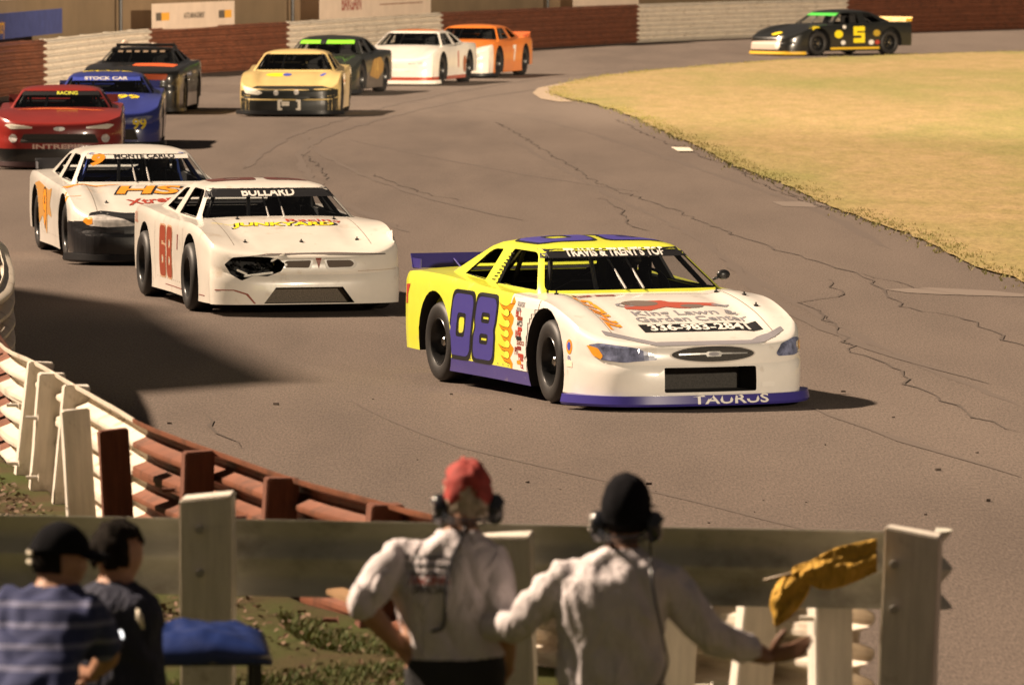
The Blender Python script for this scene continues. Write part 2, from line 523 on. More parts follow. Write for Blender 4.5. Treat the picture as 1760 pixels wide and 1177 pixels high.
def timber(w, d, h, m, parent, loc, rz, lean=(0, 0), name='post', slant=.0, seed=0):
    """rough sawn post with bevelled, slightly sloping top"""
    rr = random.Random(seed)
    bm = bmesh.new(); bmesh.ops.create_cube(bm, size=1)
    for v in bm.verts:
        v.co = Vector((v.co.x * w, v.co.y * d, (v.co.z + .5) * h))
        if v.co.z > h * .5: v.co.z += v.co.x / w * slant + rr.uniform(-.006, .006)
    bmesh.ops.bevel(bm, geom=bm.edges[:], offset=.008, segments=2, affect='EDGES')
    bmesh.ops.subdivide_edges(bm, edges=[e for e in bm.edges if abs(e.verts[0].co.z - e.verts[1].co.z) > .3], cuts=6)
    for v in bm.verts:
        v.co.x += noise.noise(Vector((v.co.x * 9 + seed, v.co.y * 9, v.co.z * 5))) * .006
        v.co.y += noise.noise(Vector((v.co.x * 9, v.co.y * 9 + seed, v.co.z * 5 + 9))) * .006
    me = bpy.data.meshes.new(name); bm.to_mesh(me); bm.free()
    o = finish(name, me, m, parent)
    o.location = loc
    o.rotation_euler = (lean[1], lean[0], rz)
    return o

near_pts = [unproj(x, y, WH) for x, y in [(1478, 978), (1400, 968), (1180, 944), (980, 918), (750, 885), (620, 852), (500, 819), (375, 775), (250, 728), (190, 695), (130, 660), (60, 620), (0, 588)]]
near_pts = [(p.x, p.y, 0) for p in near_pts] + [(-3.84, 47.5, 0), (-3.96, 51, 0), (-4.28, 55, 0), (-4.60, 58, 0), (-5.3, 61.5, 0), (-6.4, 68, 0), (-7.9, 78, 0), (-10.6, 95, 0), (-12.2, 115, 0), (-12.2, 130, 0)]
far_px = [(0, 74), (75, 68), (255, 50), (493, 38), (757, 22), (1095, 8), (1455, -2), (1780, -9), (2150, -15)]
far_pts = [unproj(x, y, WH) for x, y in far_px]
far_pts = [(p.x, p.y, 0) for p in far_pts]
full = catmull(near_pts + far_pts, .35)
def idx_near(p):
    return min(range(len(full)), key=lambda i: (full[i].xy - Vector(p[:2])).length)
bnd = {k: idx_near(near_pts[k]) for k in range(len(near_pts))}
fb = [idx_near(p) for p in far_pts]
# (start, end, colour, label, near?)
i_brown0 = idx_near(unproj(735, 880, WH)); i_brown1 = idx_near(unproj(222, 715, WH)); i_white1 = idx_near((-3.45, 43.3))
secs = [(0, i_brown0, 'white', 'white stacked guardrail behind the two officials', 'full'),
        (i_brown0, i_brown1, 'brown', 'rust brown stacked guardrail below the yellow and white car', 'full'),
        (i_brown1, i_white1, 'white', 'white stacked guardrail with four pale timber posts', 'full'),
        (i_white1, idx_near((-3.72, 46.0)), 'brown', 'short brown guardrail cut by the frame beyond the pale posts', 'full'),
        (idx_near((-3.72, 46.0)), idx_near((-6.4, 68)), 'white', 'white corrugated guardrail seen edge on at the left border', 'rail'),
        (idx_near((-6.4, 68)), idx_near((-12.2, 115)), 'brown', 'brown guardrail round the outside of the turn', 'rail'),
        (idx_near((-12.2, 115)), fb[1], 'brown', 'brown wall section behind the red car', 'rail'),
        (fb[1], fb[2], 'white', 'white wall section behind the blue car', 'rail'),
        (fb[2], fb[3], 'brown', 'brown wall section under the small black and orange logo banner', 'rail'),
        (fb[3], fb[4], 'white', 'white wall section behind the black car with green banner', 'rail'),
        (fb[4], fb[5], 'brown', 'brown wall section behind the orange car', 'rail'),
        (fb[5], fb[6], 'white', 'white wall section behind the front of the black and yellow car', 'rail'),
        (fb[6], len(full) - 1, 'brown', 'brown wall section behind the tail of the black and yellow car', 'rail')]
post_px = {'white3': [(53, 617), (87, 638), (131, 659), (189, 702)], 'brown': [(263, 741), (350, 777), (480, 819), (640, 868)], 'white0': [(930, 912), (1070, 930), (1215, 948), (1310, 958), (1455, 975)]}
for si, (a, b, colr, lab, kind) in enumerate(secs):
    if b - a < 2: continue
    path = full[a:b + 1]
    base = path[0].copy()
    root = empty('guardrail', base)
    tag(root, lab, 'guardrail', 'guardrail sections round the outside of the track')
    rel = [p - base for p in path]
    mr = M[colr + '_rail']; mp = M[colr + '_post']
    for k in range(4):
        lift = [Vector((p.x, p.y, 0)) for p in rel]
        sweep(lift, wbeam(k * .295), 'rail', mr, root, side=-1, wob=.02 if k else .03)
    # posts on the outer side
    def put_post(p, t, seed, lean):
        nn = Vector((t.y, -t.x, 0)).normalized()
        q = p + nn * .16
        rz = math.atan2(t.y, t.x)
        timber(.16, .20, WH + .0 + .45, mp, root, (q.x - base.x, q.y - base.y, -.45), rz * 0 + R(8), lean, seed=seed, slant=.01)
        for zz in (.62, .98):
            b_ = MB()
            b_.tube([q - base + Vector((-.14, -.02, zz)), q - base + Vector((-.07, -.02, zz)), q - base + Vector((-.065, -.02, zz))], [.012, .012, .028], 8)
            b_.build('bolt', mp, root)
    pl = {0: post_px['white0'], 1: post_px['brown'], 2: post_px['white3']}.get(si)
    if pl:
        for j, (x, y) in enumerate(pl):
            w = unproj(x, y, WH)
            i = idx_near(w); t = full[max(0, i - 2)] - full[min(len(full) - 1, i + 2)]
            lean = ((R(7), R(5), R(6), R(-3)) if si == 2 else (R(-3), R(2), R(4), R(6), R(0)))[j]
            put_post(full[i], t, 10 * si + j, (lean, R(-2)))
    elif kind == 'rail' or si == 3:
        st = 6 if si in (3, 4, 5) else 8
        for i in range(a + 2, b, st):
            t = full[max(0, i - 2)] - full[min(len(full) - 1, i + 2)]
            nn = Vector((t.y, -t.x, 0)).normalized(); q = full[i] + nn * .12
            timber(.15, .15, WH, mp, root, (q.x - base.x, q.y - base.y, 0), math.atan2(t.y, t.x), seed=i)

# raised verge outside the near barrier
def verge_h(X, Y):
    pk = interp(Y, [(10, .25), (28.6, .25), (30.2, .58), (35.5, .60), (38, .47), (45, .45), (60, .3)])
    d = max(0.0, barrier_x(Y) - X)
    h = .27 + (pk - .27) * math.exp(-(d / 2.2) ** 2) if Y < 36 else pk
    return h + .03 * noise.noise(Vector((X * 1.5, Y * .8, 0))) + .012 * noise.noise(Vector((X * 6, Y * 4, 0)))
bx = [full[i] for i in range(bnd[0], bnd[14])]
def barrier_x(Y):
    best = min(bx, key=lambda p: abs(p.y - Y)); return best.x
vs, fs = [], []
ys = [8 + i * .5 for i in range(93)]
for Y in ys:
    x1 = (barrier_x(Y) if Y > bx[0].y else 1.55 + (bx[0].y - Y) * .12) - .05
    for k in range(41):
        t = k / 40
        X = x1 - (1 - t) ** 2 * 30
        vs.append((X, Y, verge_h(X, Y)))
    vs.append((x1 + .01, Y, -.01))
n = 42
for i in range(len(ys) - 1):
    for k in range(n - 1):
        fs.append((i * n + k, i * n + k + 1, (i + 1) * n + k + 1, (i + 1) * n + k))
tag(new_mesh('verge', vs, fs, M['soil'], smooth=True), 'raised bare soil and grass verge outside the barrier', kind='structure')

def blades(name, region, count, h, w, cols, label, seed):
    """grass blades scattered where region(rr) gives a point"""
    rr = random.Random(seed); vs, fs, fm = [], [], []
    for i in range(count):
        p = region(rr)
        if p is None: continue
        mi = rr.randrange(len(cols)); a0 = rr.uniform(0, 6.28)
        for q in range(3):
            a = a0 + q * 2.1 + rr.uniform(-.4, .4); hh = h * rr.uniform(.5, 1.2); ww = w * rr.uniform(.6, 1.3)
            d = Vector((math.cos(a), math.sin(a), 0)); s = Vector((-d.y, d.x, 0)) * ww
            b_ = Vector(p) + d * rr.uniform(0, h * .4); b0 = len(vs)
            vs += [b_ - s, b_ + s, b_ + d * hh * .25 + Vector((0, 0, hh * .6)) + s * .6, b_ + d * hh * .6 + Vector((0, 0, hh))]
            fs.append((b0, b0 + 1, b0 + 2, b0 + 3)); fm.append(mi)
    return tag(new_mesh(name, vs, fs, cols, fm=fm), label, kind='stuff')
gcols = [mat('grass_blade_a', (.07, .115, .012), .7), mat('grass_blade_b', (.11, .135, .016), .7), mat('grass_blade_c', (.14, .11, .035), .7)]
def reg_near(rr):
    Y = rr.uniform(21, 36.5); X = rr.uniform(-.085 * Y, min(barrier_x(Y) - .3, .06 * Y))
    if noise.noise(Vector((X * .9 + 3, Y * .35, 2))) < -.40 + (.45 if 30.2 < Y < 33.5 else 0): return None
    return (X, Y, verge_h(X, Y) - .005)
blades('verge_grass', reg_near, 80000, .040, .0035, gcols, 'short green grass growing on the dark verge', 4)
dcols = [mat('dry_blade_a', (.40, .27, .12), .8), mat('dry_blade_b', (.31, .23, .08), .8), mat('dry_blade_c', (.20, .20, .045), .8), mat('dry_blade_d', (.34, .23, .11), .8)]
from mathutils.geometry import intersect_point_line
def in_poly(x, y, poly):
    c = False; j = len(poly) - 1
    for i in range(len(poly)):
        xi, yi = poly[i]; xj, yj = poly[j]
        if (yi > y) != (yj > y) and x < (xj - xi) * (y - yi) / (yj - yi) + xi: c = not c
        j = i
    return c
def reg_inf(rr):
    if rr.random() < .0:
        p = rr.choice(edge2); x = p.x + rr.gauss(.12, .22); y = p.y + rr.gauss(0, .6)
        if noise.noise(Vector((p.x * 2, p.y * .5, 1))) < -.1: return None
        return (x, y, .01)
    else:
        p = unproj(rr.uniform(940, 1790), rr.uniform(88, 490)); x, y = p.x, p.y
    if not in_poly(x, y, inf): return None
    return (x, y, .03)
def reg_edge(rr):
    p = rr.choice(edge2); x = p.x + rr.gauss(.14, .13); y = p.y + rr.gauss(0, .6)
    return None if noise.noise(Vector((p.x * 2, p.y * .5, 1))) < -.15 else (x, y, .01)
blades('edge_grass', reg_edge, 6500, .045, .008, [mat('edge_blade_a', (.22, .21, .045), .8), mat('edge_blade_b', (.32, .26, .09), .8)], 'greener grass fringe along the inside edge of the asphalt', 19)
# leaf litter
rr = random.Random(12); vs, fs = [], []
for i in range(2600):
    Y = rr.uniform(33.5, 46) if i % 3 else rr.uniform(27, 33); X = barrier_x(Y) - .25 - abs(rr.gauss(0, .45 if i % 3 else .9))
    z = verge_h(X, Y) + rr.uniform(.005, .03); s = rr.uniform(.012, .028); a = rr.uniform(0, 6.28); ti = rr.uniform(-.6, .6)
    d = Vector((math.cos(a), math.sin(a), ti)) * s; e = Vector((-math.sin(a), math.cos(a), rr.uniform(-.5, .5))) * s * .55
    c = Vector((X, Y, z)); b0 = len(vs)
    vs += [c - d, c - e, c + d, c + e + Vector((0, 0, .01))]; fs.append((b0, b0 + 1, b0 + 2, b0 + 3))
tag(new_mesh('fallen_leaves', vs, fs, M['leaf']), 'brown dead leaves lying along the foot of the barrier', kind='stuff')
o = MB(); p = unproj(-8, 752, .45); q = unproj(22, 742, .45)
o.tube([p + Vector((0, 0, .03)), q + Vector((0, 0, .03))], .022, 10)
tag(o.build('pipe', M['white_post'], smooth=True, sharp=40), 'short pale pipe lying in the leaves left of the white posts', 'pipe')

# foreground single rail with three big posts
base = at(760, 900, 28.4); base.z = 0
root = tag(empty('foreground_guardrail', base), 'long dull galvanised guardrail with three thick posts, behind the officials', 'guardrail')
pa = at(-260, 870, 28.85); pb = at(1598, 920, 27.95)
pathr = [pa + (pb - pa) * (i / 24) for i in range(25)]
pathr = [Vector((p.x, p.y, 0)) - base for p in pathr]
# beam: bulges face the track, slight sag in the line
zt0, zt1 = at(0, 881, 28.8).z, at(1500, 913, 27.97).z
zl = lambda i: (zt0 + (zt1 - zt0) * i / 24) - .335
for i, p in enumerate(pathr): p.z = zl(i)
endr = catmull([pathr[-1], pathr[-1] + Vector((.05, .01, 0)), pathr[-1] + Vector((.09, .06, 0)), pathr[-1] + Vector((.09, .14, 0)), pathr[-1] + Vector((.04, .2, 0))], .01)
gp = []
for k in range(29):
    t = k / 28; w_ = (.5 - .5 * math.cos(2 * math.pi * 2 * t)) ** .8
    gp.append((.055 * w_, t * .335))
gp += [(a - .008, b) for a, b in gp[::-1]]
sweep(pathr + endr[1:], gp, 'rail', M['galv'], root, side=1)
for j, (px, ty, w, yy) in enumerate([(357, 850, .225, 28.35), (884, 917, .23, 28.1), (1546, 909, .235, 27.8)]):
    t_ = at(px, ty, yy)
    tp = timber(w, .20, t_.z + .2, M['white_post'], root, (t_.x - base.x, yy - base.y, -.2), R((-4, -6, -9)[j]), ((R(0), R(-1.5), R(2.2))[j], 0), seed=40 + j, slant=(.03, 0, -.03)[j])
    for zz in (-.14, -.33):
        b_ = MB(); b_.tube([(t_.x - base.x - .03, yy - base.y - .13, t_.z + zz), (t_.x - base.x - .03, yy - base.y - .09, t_.z + zz)], .018, 10)
        b_.build('bolt', M['bolt'], root)

# concrete wall behind the turn and its banners
fw = [Vector(p) for p in far_pts]
def behind(px, d):
    i = min(range(len(full) - 60, len(full)), key=lambda i: 0)
    # point on the wall line at photo column px
    best = min((k for k in range(fb[0] - 60, len(full))), key=lambda k: abs(880 + full[k].x / full[k].y * FPX * 1.0 - px))
    p = full[best]; t = (full[min(len(full) - 1, best + 2)] - full[best - 2]).normalized()
    nn = Vector((-t.y, t.x, 0))
    return p + nn * d, t, nn
wp = []
for px in range(-700, 2150, 60):
    p, t, nn = behind(px, .9)
    wp.append(p)
CW = 2.05
path = []
for p in wp:
    if not path or (p - path[-1]).length > .5: path.append(p)
bw = path[0].copy()
rootw = tag(empty('concrete_wall', bw), 'plain olive brown concrete wall behind the far guardrail', 'wall')
rel = [p - bw for p in path]
sweep(rel, [(0, 0), (0, CW), (.25, CW), (.25, 0)], 'wall', M['concrete'], rootw, side=1)
sweep(rel, [(-.05, CW + .003), (-.05, CW + .09), (.3, CW + .09), (.3, CW + .003)], 'coping', mat('pale_coping', (.45, .32, .22), .8, var=.2), rootw, side=1)

def text_bm(body, size=1.0, shear=0.0, off=0.0, space=1.0, align='CENTER', xs=1.0):
    c = bpy.data.curves.new('t', 'FONT'); c.body = body; c.size = size; c.shear = shear; c.offset = off; c.space_character = space
    c.align_x = align; c.align_y = 'CENTER'; c.resolution_u = 3
    o = bpy.data.objects.new('t', c); COL.objects.link(o)
    dg = bpy.context.evaluated_depsgraph_get()
    me = bpy.data.meshes.new_from_object(o.evaluated_get(dg), depsgraph=dg)
    bm = bmesh.new(); bm.from_mesh(me)
    for v in bm.verts: v.co.x *= xs
    bpy.data.objects.remove(o); bpy.data.curves.remove(c); bpy.data.meshes.remove(me)
    return bm

def loops_bm(loops):
    """filled 2D shape from closed loops, holes included"""
    c = bpy.data.curves.new('l', 'CURVE'); c.dimensions = '2D'; c.fill_mode = 'FRONT' if False else 'BOTH'
    for lp in loops:
        sp_ = c.splines.new('POLY'); sp_.points.add(len(lp) - 1)
        for p, q in zip(sp_.points, lp): p.co = (q[0], q[1], 0, 1)
        sp_.use_cyclic_u = True
    o = bpy.data.objects.new('l', c); COL.objects.link(o)
    dg = bpy.context.evaluated_depsgraph_get()
    me = bpy.data.meshes.new_from_object(o.evaluated_get(dg), depsgraph=dg)
    bm = bmesh.new(); bm.from_mesh(me)
    bpy.data.objects.remove(o); bpy.data.curves.remove(c); bpy.data.meshes.remove(me)
    return bm

def banner(px0, px1, z0, z1, bgm, items, label, d=.82):
    p0, t, nn = behind(px0, d); p1, _, _ = behind(px1, d)
    # exact ends by column
    p0 = Vector((px0 - 880, FPX, 0)) * (p0.y / FPX); p1 = Vector((px1 - 880, FPX, 0)) * (p1.y / FPX)
    wid = (p1 - p0).length; ang = math.atan2(p1.y - p0.y, p1.x - p0.x)
    r = tag(empty('banner', (p0.x, p0.y, z0), ang), label, 'banner', 'advertising banners on the concrete wall')
    b_ = MB(); b_.box((wid / 2, 0, (z1 - z0) / 2), (wid, .02, z1 - z0)); b_.build('banner_cloth', bgm, r)
    mats, mb_ = [], MB()
    for it in items:
        kind, m_ = it[0], it[1]
        if m_ not in mats: mats.append(m_)
        mi = mats.index(m_)
        if kind == 't':
            _, _, body, cx, cz, size, xs = it
            bm = text_bm(body, size, off=.012 * size, xs=xs)
            bm.verts.index_update()
            mb_.add([(cx * wid + v.co.x, -.016, cz * (z1 - z0) + v.co.y) for v in bm.verts], [[v.index for v in f.verts] for f in bm.faces], mi); bm.free()
        else:
            _, _, x0, x1, y0, y1 = it
            mb_.add([(x0 * wid, -.014, y0 * (z1 - z0)), (x1 * wid, -.014, y0 * (z1 - z0)), (x1 * wid, -.014, y1 * (z1 - z0)), (x0 * wid, -.014, y1 * (z1 - z0))], [(0, 1, 2, 3)], mi)
    mb_.build('printed_lettering', mats, r, clean=False)
bz = lambda px, py, Y: at(px, py, Y).z
M['banner_white'] = mat('banner_white', (.72, .58, .46), .8, var=.08, scale=2)
M['banner_blue'] = mat('banner_blue', (.045, .06, .20), .8, var=.2, scale=3)
gold = flat('gold_letter', (.62, .32, .04), .8); dk = flat('sign_dark', (.12, .1, .08), .8); redl = flat('sign_red', (.32, .06, .045), .8); orl = flat('sign_orange', (.8, .4, .05), .8); brn = flat('sign_brown', (.25, .1, .05), .8)
banner(-150, 107, 1.28, 1.84, M['banner_blue'], [('t', gold, 'Blue Ridge Country', .5, .5, .52, .72)], 'blue banner with yellow lettering at the far left of the wall')
banner(262, 403, 1.12, 1.78, M['banner_white'], [('t', dk, 'AUTO MANAGEMENT', .50, .5, .20, .80), ('q', dk, .04, .105, .36, .66), ('q', orl, .105, .20, .36, .66), ('q', dk, .80, .875, .36, .66), ('q', orl, .875, .96, .36, .66)], 'white banner with dark lettering between black and orange squares')
banner(550, 740, 1.18, 1.90, M['banner_white'], [('t', redl, 'BARGAIN', .27, .55, .62, .80), ('t', brn, "Mr. Tire & More", .72, .70, .27, .9), ('q', brn, .52, .92, .42, .46)], 'white banner with large red lettering above the white wall section')
banner(985, 1097, 1.16, 1.9, M['banner_white'], [('t', redl, 'RACING', .5, .62, .4, .8)], 'white banner cut by the top edge above the brown wall section')
for px in (261, 549, 984):
    p, t, nn = behind(px - 4, .7)
    b_ = MB(); b_.tube([(p.x, p.y, 0), (p.x, p.y, 2.3)], .05, 10)
    tag(b_.build('banner_pole', M['cage'], smooth=True, sharp=40), {261: 'dark pole left of the banner with orange squares', 549: 'dark pole left of the large red lettering banner', 984: 'dark pole left of the banner cut by the top edge'}[px], 'pole', 'poles between the banners')

# canopy added out of view, outline shaped to throw the wedge on the track
def light_back(p, X):
    """point at plane x=X that shadows ground point p"""
    k = (X - p.x) / LDIR.x
    return p + LDIR * k
cn = empty('shadow_caster', (-13, 60, 0))
tag(cn, 'added unseen shelter outside the guardrail whose shadow falls across the track', 'occluder')
pts = [(unproj(510, 655), -11.0), (unproj(380, 592), -11.6), (unproj(262, 528), -12.0), (unproj(26, 496), -13.0)]
tip = light_back(unproj(515, 655), -11)
up1 = light_back(unproj(372, 590), -11.5)
up2 = light_back(unproj(262, 527), -12)
up3 = light_back(unproj(26, 494), -13.5)
lo1 = light_back(unproj(200, 680), -14)
lo2 = light_back(unproj(-300, 720), -18)
up4 = light_back(unproj(-400, 480), -19)
loop = [tip, up1, up2, up3, up4, lo2, lo1]
b_ = MB()
k = len(loop)
b_.add([p - Vector((13 * -1, 60, 0)) for p in loop] + [p - Vector((13 * -1, 60, .25)) for p in loop],
       [tuple(range(k)), tuple(range(2 * k - 1, k - 1, -1))] + [(i, (i + 1) % k, (i + 1) % k + k, i + k) for i in range(k)])
b_.build('roof', M['concrete'], cn)  # added slab, outline traced back along the light from the wedge of shadow
for p in (tip, up3, lo1, up4, lo2):
    b_ = MB(); q = p - Vector((-13, 60, 0)); b_.tube([(q.x - .3, q.y, q.z - .3), (q.x - .3, q.y, 0)], .12, 10); b_.build('post', M['white_post'], cn, True, 40)  # supports under the added slab

# ------------------------------------------------------------------ race cars
# car space: x forward, y to the car's left, z up; origin on the ground between the axles' middle
FX, RX = 1.34, -1.33          # axles
VAR = {
 # nose: x of nose centre; zs shoulder line, zc centre line, ghz: roof height scale, rw roof half width
 'sleek': dict(nose=2.42, zs=[(-2.6, .86), (-2.0, .92), (-1.3, .93), (-.6, .90), (0, .87), (.8, .85), (1.34, .825), (1.8, .72), (2.15, .59), (2.45, .525)],
              zc=[(-2.6, .92), (-2.0, .95), (-1.3, .94), (.8, .865), (1.3, .79), (1.8, .675), (2.15, .575), (2.45, .525)], bump=.03, top=1.285, belt=.86, bow=.12, corner=.34),
 'boxy': dict(nose=2.42, zs=[(-2.6, .86), (-2.0, .92), (-1.3, .93), (-.6, .90), (0, .88), (.8, .88), (1.34, .88), (1.8, .83), (2.2, .72), (2.45, .61)],
              zc=[(-2.6, .92), (-2.0, .95), (-1.3, .94), (.8, .92), (1.3, .85), (1.8, .745), (2.2, .655), (2.45, .60)], bump=.0, top=1.27, bow=.05, corner=.16),
 'tall': dict(nose=2.42, zs=[(-2.6, .88), (-2.0, .92), (-1.3, .93), (0, .89), (.8, .90), (1.34, .90), (1.8, .86), (2.2, .79), (2.45, .73)],
              zc=[(-2.6, .92), (-2.0, .95), (-1.3, .94), (.8, .93), (1.3, .89), (1.8, .83), (2.2, .765), (2.45, .72)], bump=.01, top=1.26, bow=.12, corner=.28),
 'truck': dict(nose=2.40, zs=[(-2.6, .98), (-1.3, 1.0), (-.6, 1.0), (0, .98), (.8, .96), (1.34, .94), (2.0, .9), (2.45, .82)],
              zc=[(-2.6, 1.0), (-1.3, 1.0), (.8, 1.0), (1.3, .97), (2.0, .92), (2.45, .84)], bump=.0, top=1.30, bow=.05, corner=.14),
}
NU, NV = 50, 30
def halfw(x): return sinterp(x, [(-2.6, .90), (-1.9, .955), (-1.2, .975), (0, .955), (1.2, .975), (1.9, .955), (2.45, .90)])
def body_pt(V, u, v):
    a = abs(v)
    xr = -2.26 + .03 * v * v + .10 * a ** 8
    xf = V['nose'] - V['bow'] * v * v - V['corner'] * a ** 9
    x = xr + (xf - xr) * u
    y = v * halfw(x)
    zs, zc = sinterp(x, V['zs']), sinterp(x, V['zc'])
    z = zs + (zc - zs) * (1 - a ** 3) + V['bump'] * math.exp(-((a - .78) / .13) ** 2) * interp(x, [(.6, 0), (1.0, 1), (1.7, 1), (2.2, .0)])
    if V is VAR['sleek'] or V is VAR['boxy']:
        z -= .022 * math.exp(-((a - .60) / .07) ** 2) * interp(x, [(.8, 0), (1.2, 1), (1.9, 1), (2.3, 0)])
    z += .012 * (1 - a ** 2) * interp(x, [(.7, 0), (1.2, 1), (2.0, .6), (2.4, 0)])
    return Vector((x, y, z))
def outline(V):
    us = [i / NU for i in range(NU + 1)]
    vv = [math.sin(math.pi / 2 * (-1 + 2 * j / NV)) for j in range(NV + 1)]
    idx = [(i, 0) for i in range(NU)] + [(NU, j) for j in range(NV)] + [(i, NV) for i in range(NU, 0, -1)] + [(0, j) for j in range(NV, 0, -1)]
    return us, vv, idx
def side_d(f, fr):
    """outward bulge down the side (f: 0 top .. 1 bottom); fr: 1 at the nose"""
    s_ = interp(f, [(0, 0), (.04, .016), (.12, .030), (.35, .036), (.6, .036), (.85, .026), (1, .018)])
    n_ = interp(f, [(0, 0), (.04, .020), (.12, .038), (.34, .055), (.40, .050), (.47, .072), (.7, .082), (1, .078)])
    return s_ * (1 - fr) + n_ * fr
def lower_body(V, zlow=.12):
    us, vv, idx = outline(V)
    vs, fs = [], []
    for i in range(NU + 1):
        for j in range(NV + 1):
            vs.append(body_pt(V, us[i], vv[j]))
    W_ = NV + 1
    for i in range(NU):
        for j in range(NV):
            fs.append((i * W_ + j, (i + 1) * W_ + j, (i + 1) * W_ + j + 1, i * W_ + j + 1))
    base = [vs[i * W_ + j] for i, j in idx]; n = len(base)
    nor = []
    for k in range(n):
        t = base[(k + 1) % n] - base[k - 1]
        nor.append(Vector((t.y, -t.x, 0)).normalized())
    # smooth the normals round the corners
    for _ in range(3):
        nor = [(nor[k - 1] + nor[k] * 2 + nor[(k + 1) % n]).normalized() for k in range(n)]
    prev = [i * W_ + j for i, j in idx]
    for f in (.04, .12, .2, .34, .40, .47, .6, .74, .87, 1.0):
        cur = []
        for k in range(n):
            fr = interp(nor[k].x, [(.25, 0), (.75, 1)])
            z = base[k].z * (1 - f) + zlow * f
            if f <= .12: z = base[k].z - (base[k].z - zlow) * f * .8
            p = base[k] + nor[k] * side_d(f, fr); p.z = z
            cur.append(len(vs)); vs.append(p)
        for k in range(n):
            k2 = (k + 1) % n
            fs.append((prev[k], cur[k], cur[k2], prev[k2]))
        prev = cur
    b0 = len(vs)
    for i in range(NU + 1):
        for j in range(NV + 1):
            p = body_pt(V, us[i], vv[j]); vs.append(Vector((p.x, p.y, zlow)))
    for i in range(NU):
        for j in range(NV):
            fs.append((b0 + i * W_ + j, b0 + i * W_ + j + 1, b0 + (i + 1) * W_ + j + 1, b0 + (i + 1) * W_ + j))
    bot = [b0 + i * W_ + j for i, j in idx]
    for k in range(n):
        k2 = (k + 1) % n
        fs.append((prev[k], bot[k], bot[k2], prev[k2]))
    me = bpy.data.meshes.new('body'); me.from_pydata([tuple(v) for v in vs], [], fs)
    bm = bmesh.new(); bm.from_mesh(me); bmesh.ops.remove_doubles(bm, verts=bm.verts, dist=1e-4)
    bmesh.ops.recalc_face_normals(bm, faces=bm.faces); bm.to_mesh(me); bm.free()
    return me, base, nor

def gh_dims(V, z):
    """greenhouse front x, rear x, half width at height z (as on a 1.26 m car)"""
    xf = interp(z, [(.70, .99), (.88, .84), (1.17, .36), (1.205, .27), (1.232, .13), (1.25, -.05)])
    xr = interp(z, [(.70, -1.95), (.90, -1.66), (1.05, -1.28), (1.17, -.95), (1.205, -.82), (1.232, -.66), (1.25, -.5)])
    w = interp(z, [(.70, .88), (.88, .835), (1.17, .645), (1.205, .60), (1.232, .50), (1.25, .36)])
    return xf, xr, w
def zmap(V, z):
    bl = V.get('belt', .88)
    return bl + (z - .88) * (V['top'] - bl) / (1.26 - .88) + (0.10 if V is VAR['truck'] else 0) * interp(z, [(.7, 1), (.88, 1), (1.26, 0)])
def gh_ring(xf, xr, w, z, r=.12, bow=.05):
    pts = []
    cs = [(xf - r, w - r, 0), (xr + r, w - r, 90), (xr + r, -w + r, 180), (xf - r, -w + r, 270)]
    for ci, (cx, cy, a0) in enumerate(cs):
        for k in range(6):
            a = R(a0 + 90 * k / 5)
            pts.append(Vector((cx + r * math.cos(a), cy + r * math.sin(a), z)))
        nx = cs[(ci + 1) % 4]
        a1 = R(a0 + 90)
        s_ = Vector((cx + r * math.cos(a1), cy + r * math.sin(a1), z)); e = Vector((nx[0] + r * math.cos(a1), nx[1] + r * math.sin(a1), z))
        for k in range(1, 9):
            pts.append(s_.lerp(e, k / 9))
    for p in pts:
        if p.x > (xf + xr) / 2: p.x -= bow * (p.y / w) ** 2 * interp(p.x, [((xf + xr) / 2, 0), (xf - .05, 1)])
    return pts
def gh_solid(V, inset, levels, cap):
    mb = MB(); rings = []
    for z in levels:
        xf, xr, w = gh_dims(V, z)
        rings.append(gh_ring(xf - inset, xr + inset, w - inset, zmap(V, z), r=max(.05, .12 - inset)))
    ztop = zmap(V, cap)
    xf, xr, w = gh_dims(V, levels[-1])
    last = rings[-1]; c = Vector(((xf + xr) / 2, 0, 0))
    zl = last[0].z
    for s_ in (.75, .45, .15):
        rings.append([Vector((c.x + (p.x - c.x) * s_, p.y * s_, zl + (ztop - zl) * (1 - s_ * s_))) for p in last])
    n = len(last); vs, fs = [], []
    for r_ in rings: vs += r_
    for i in range(len(rings) - 1):
        for k in range(n):
            k2 = (k + 1) % n
            fs.append((i * n + k, i * n + k2, (i + 1) * n + k2, (i + 1) * n + k))
    fs.append(tuple(range(n))[::-1]); fs.append(tuple((len(rings) - 1) * n + k for k in range(n)))
    mb.add(vs, fs)
    return mb
CACHE = {}
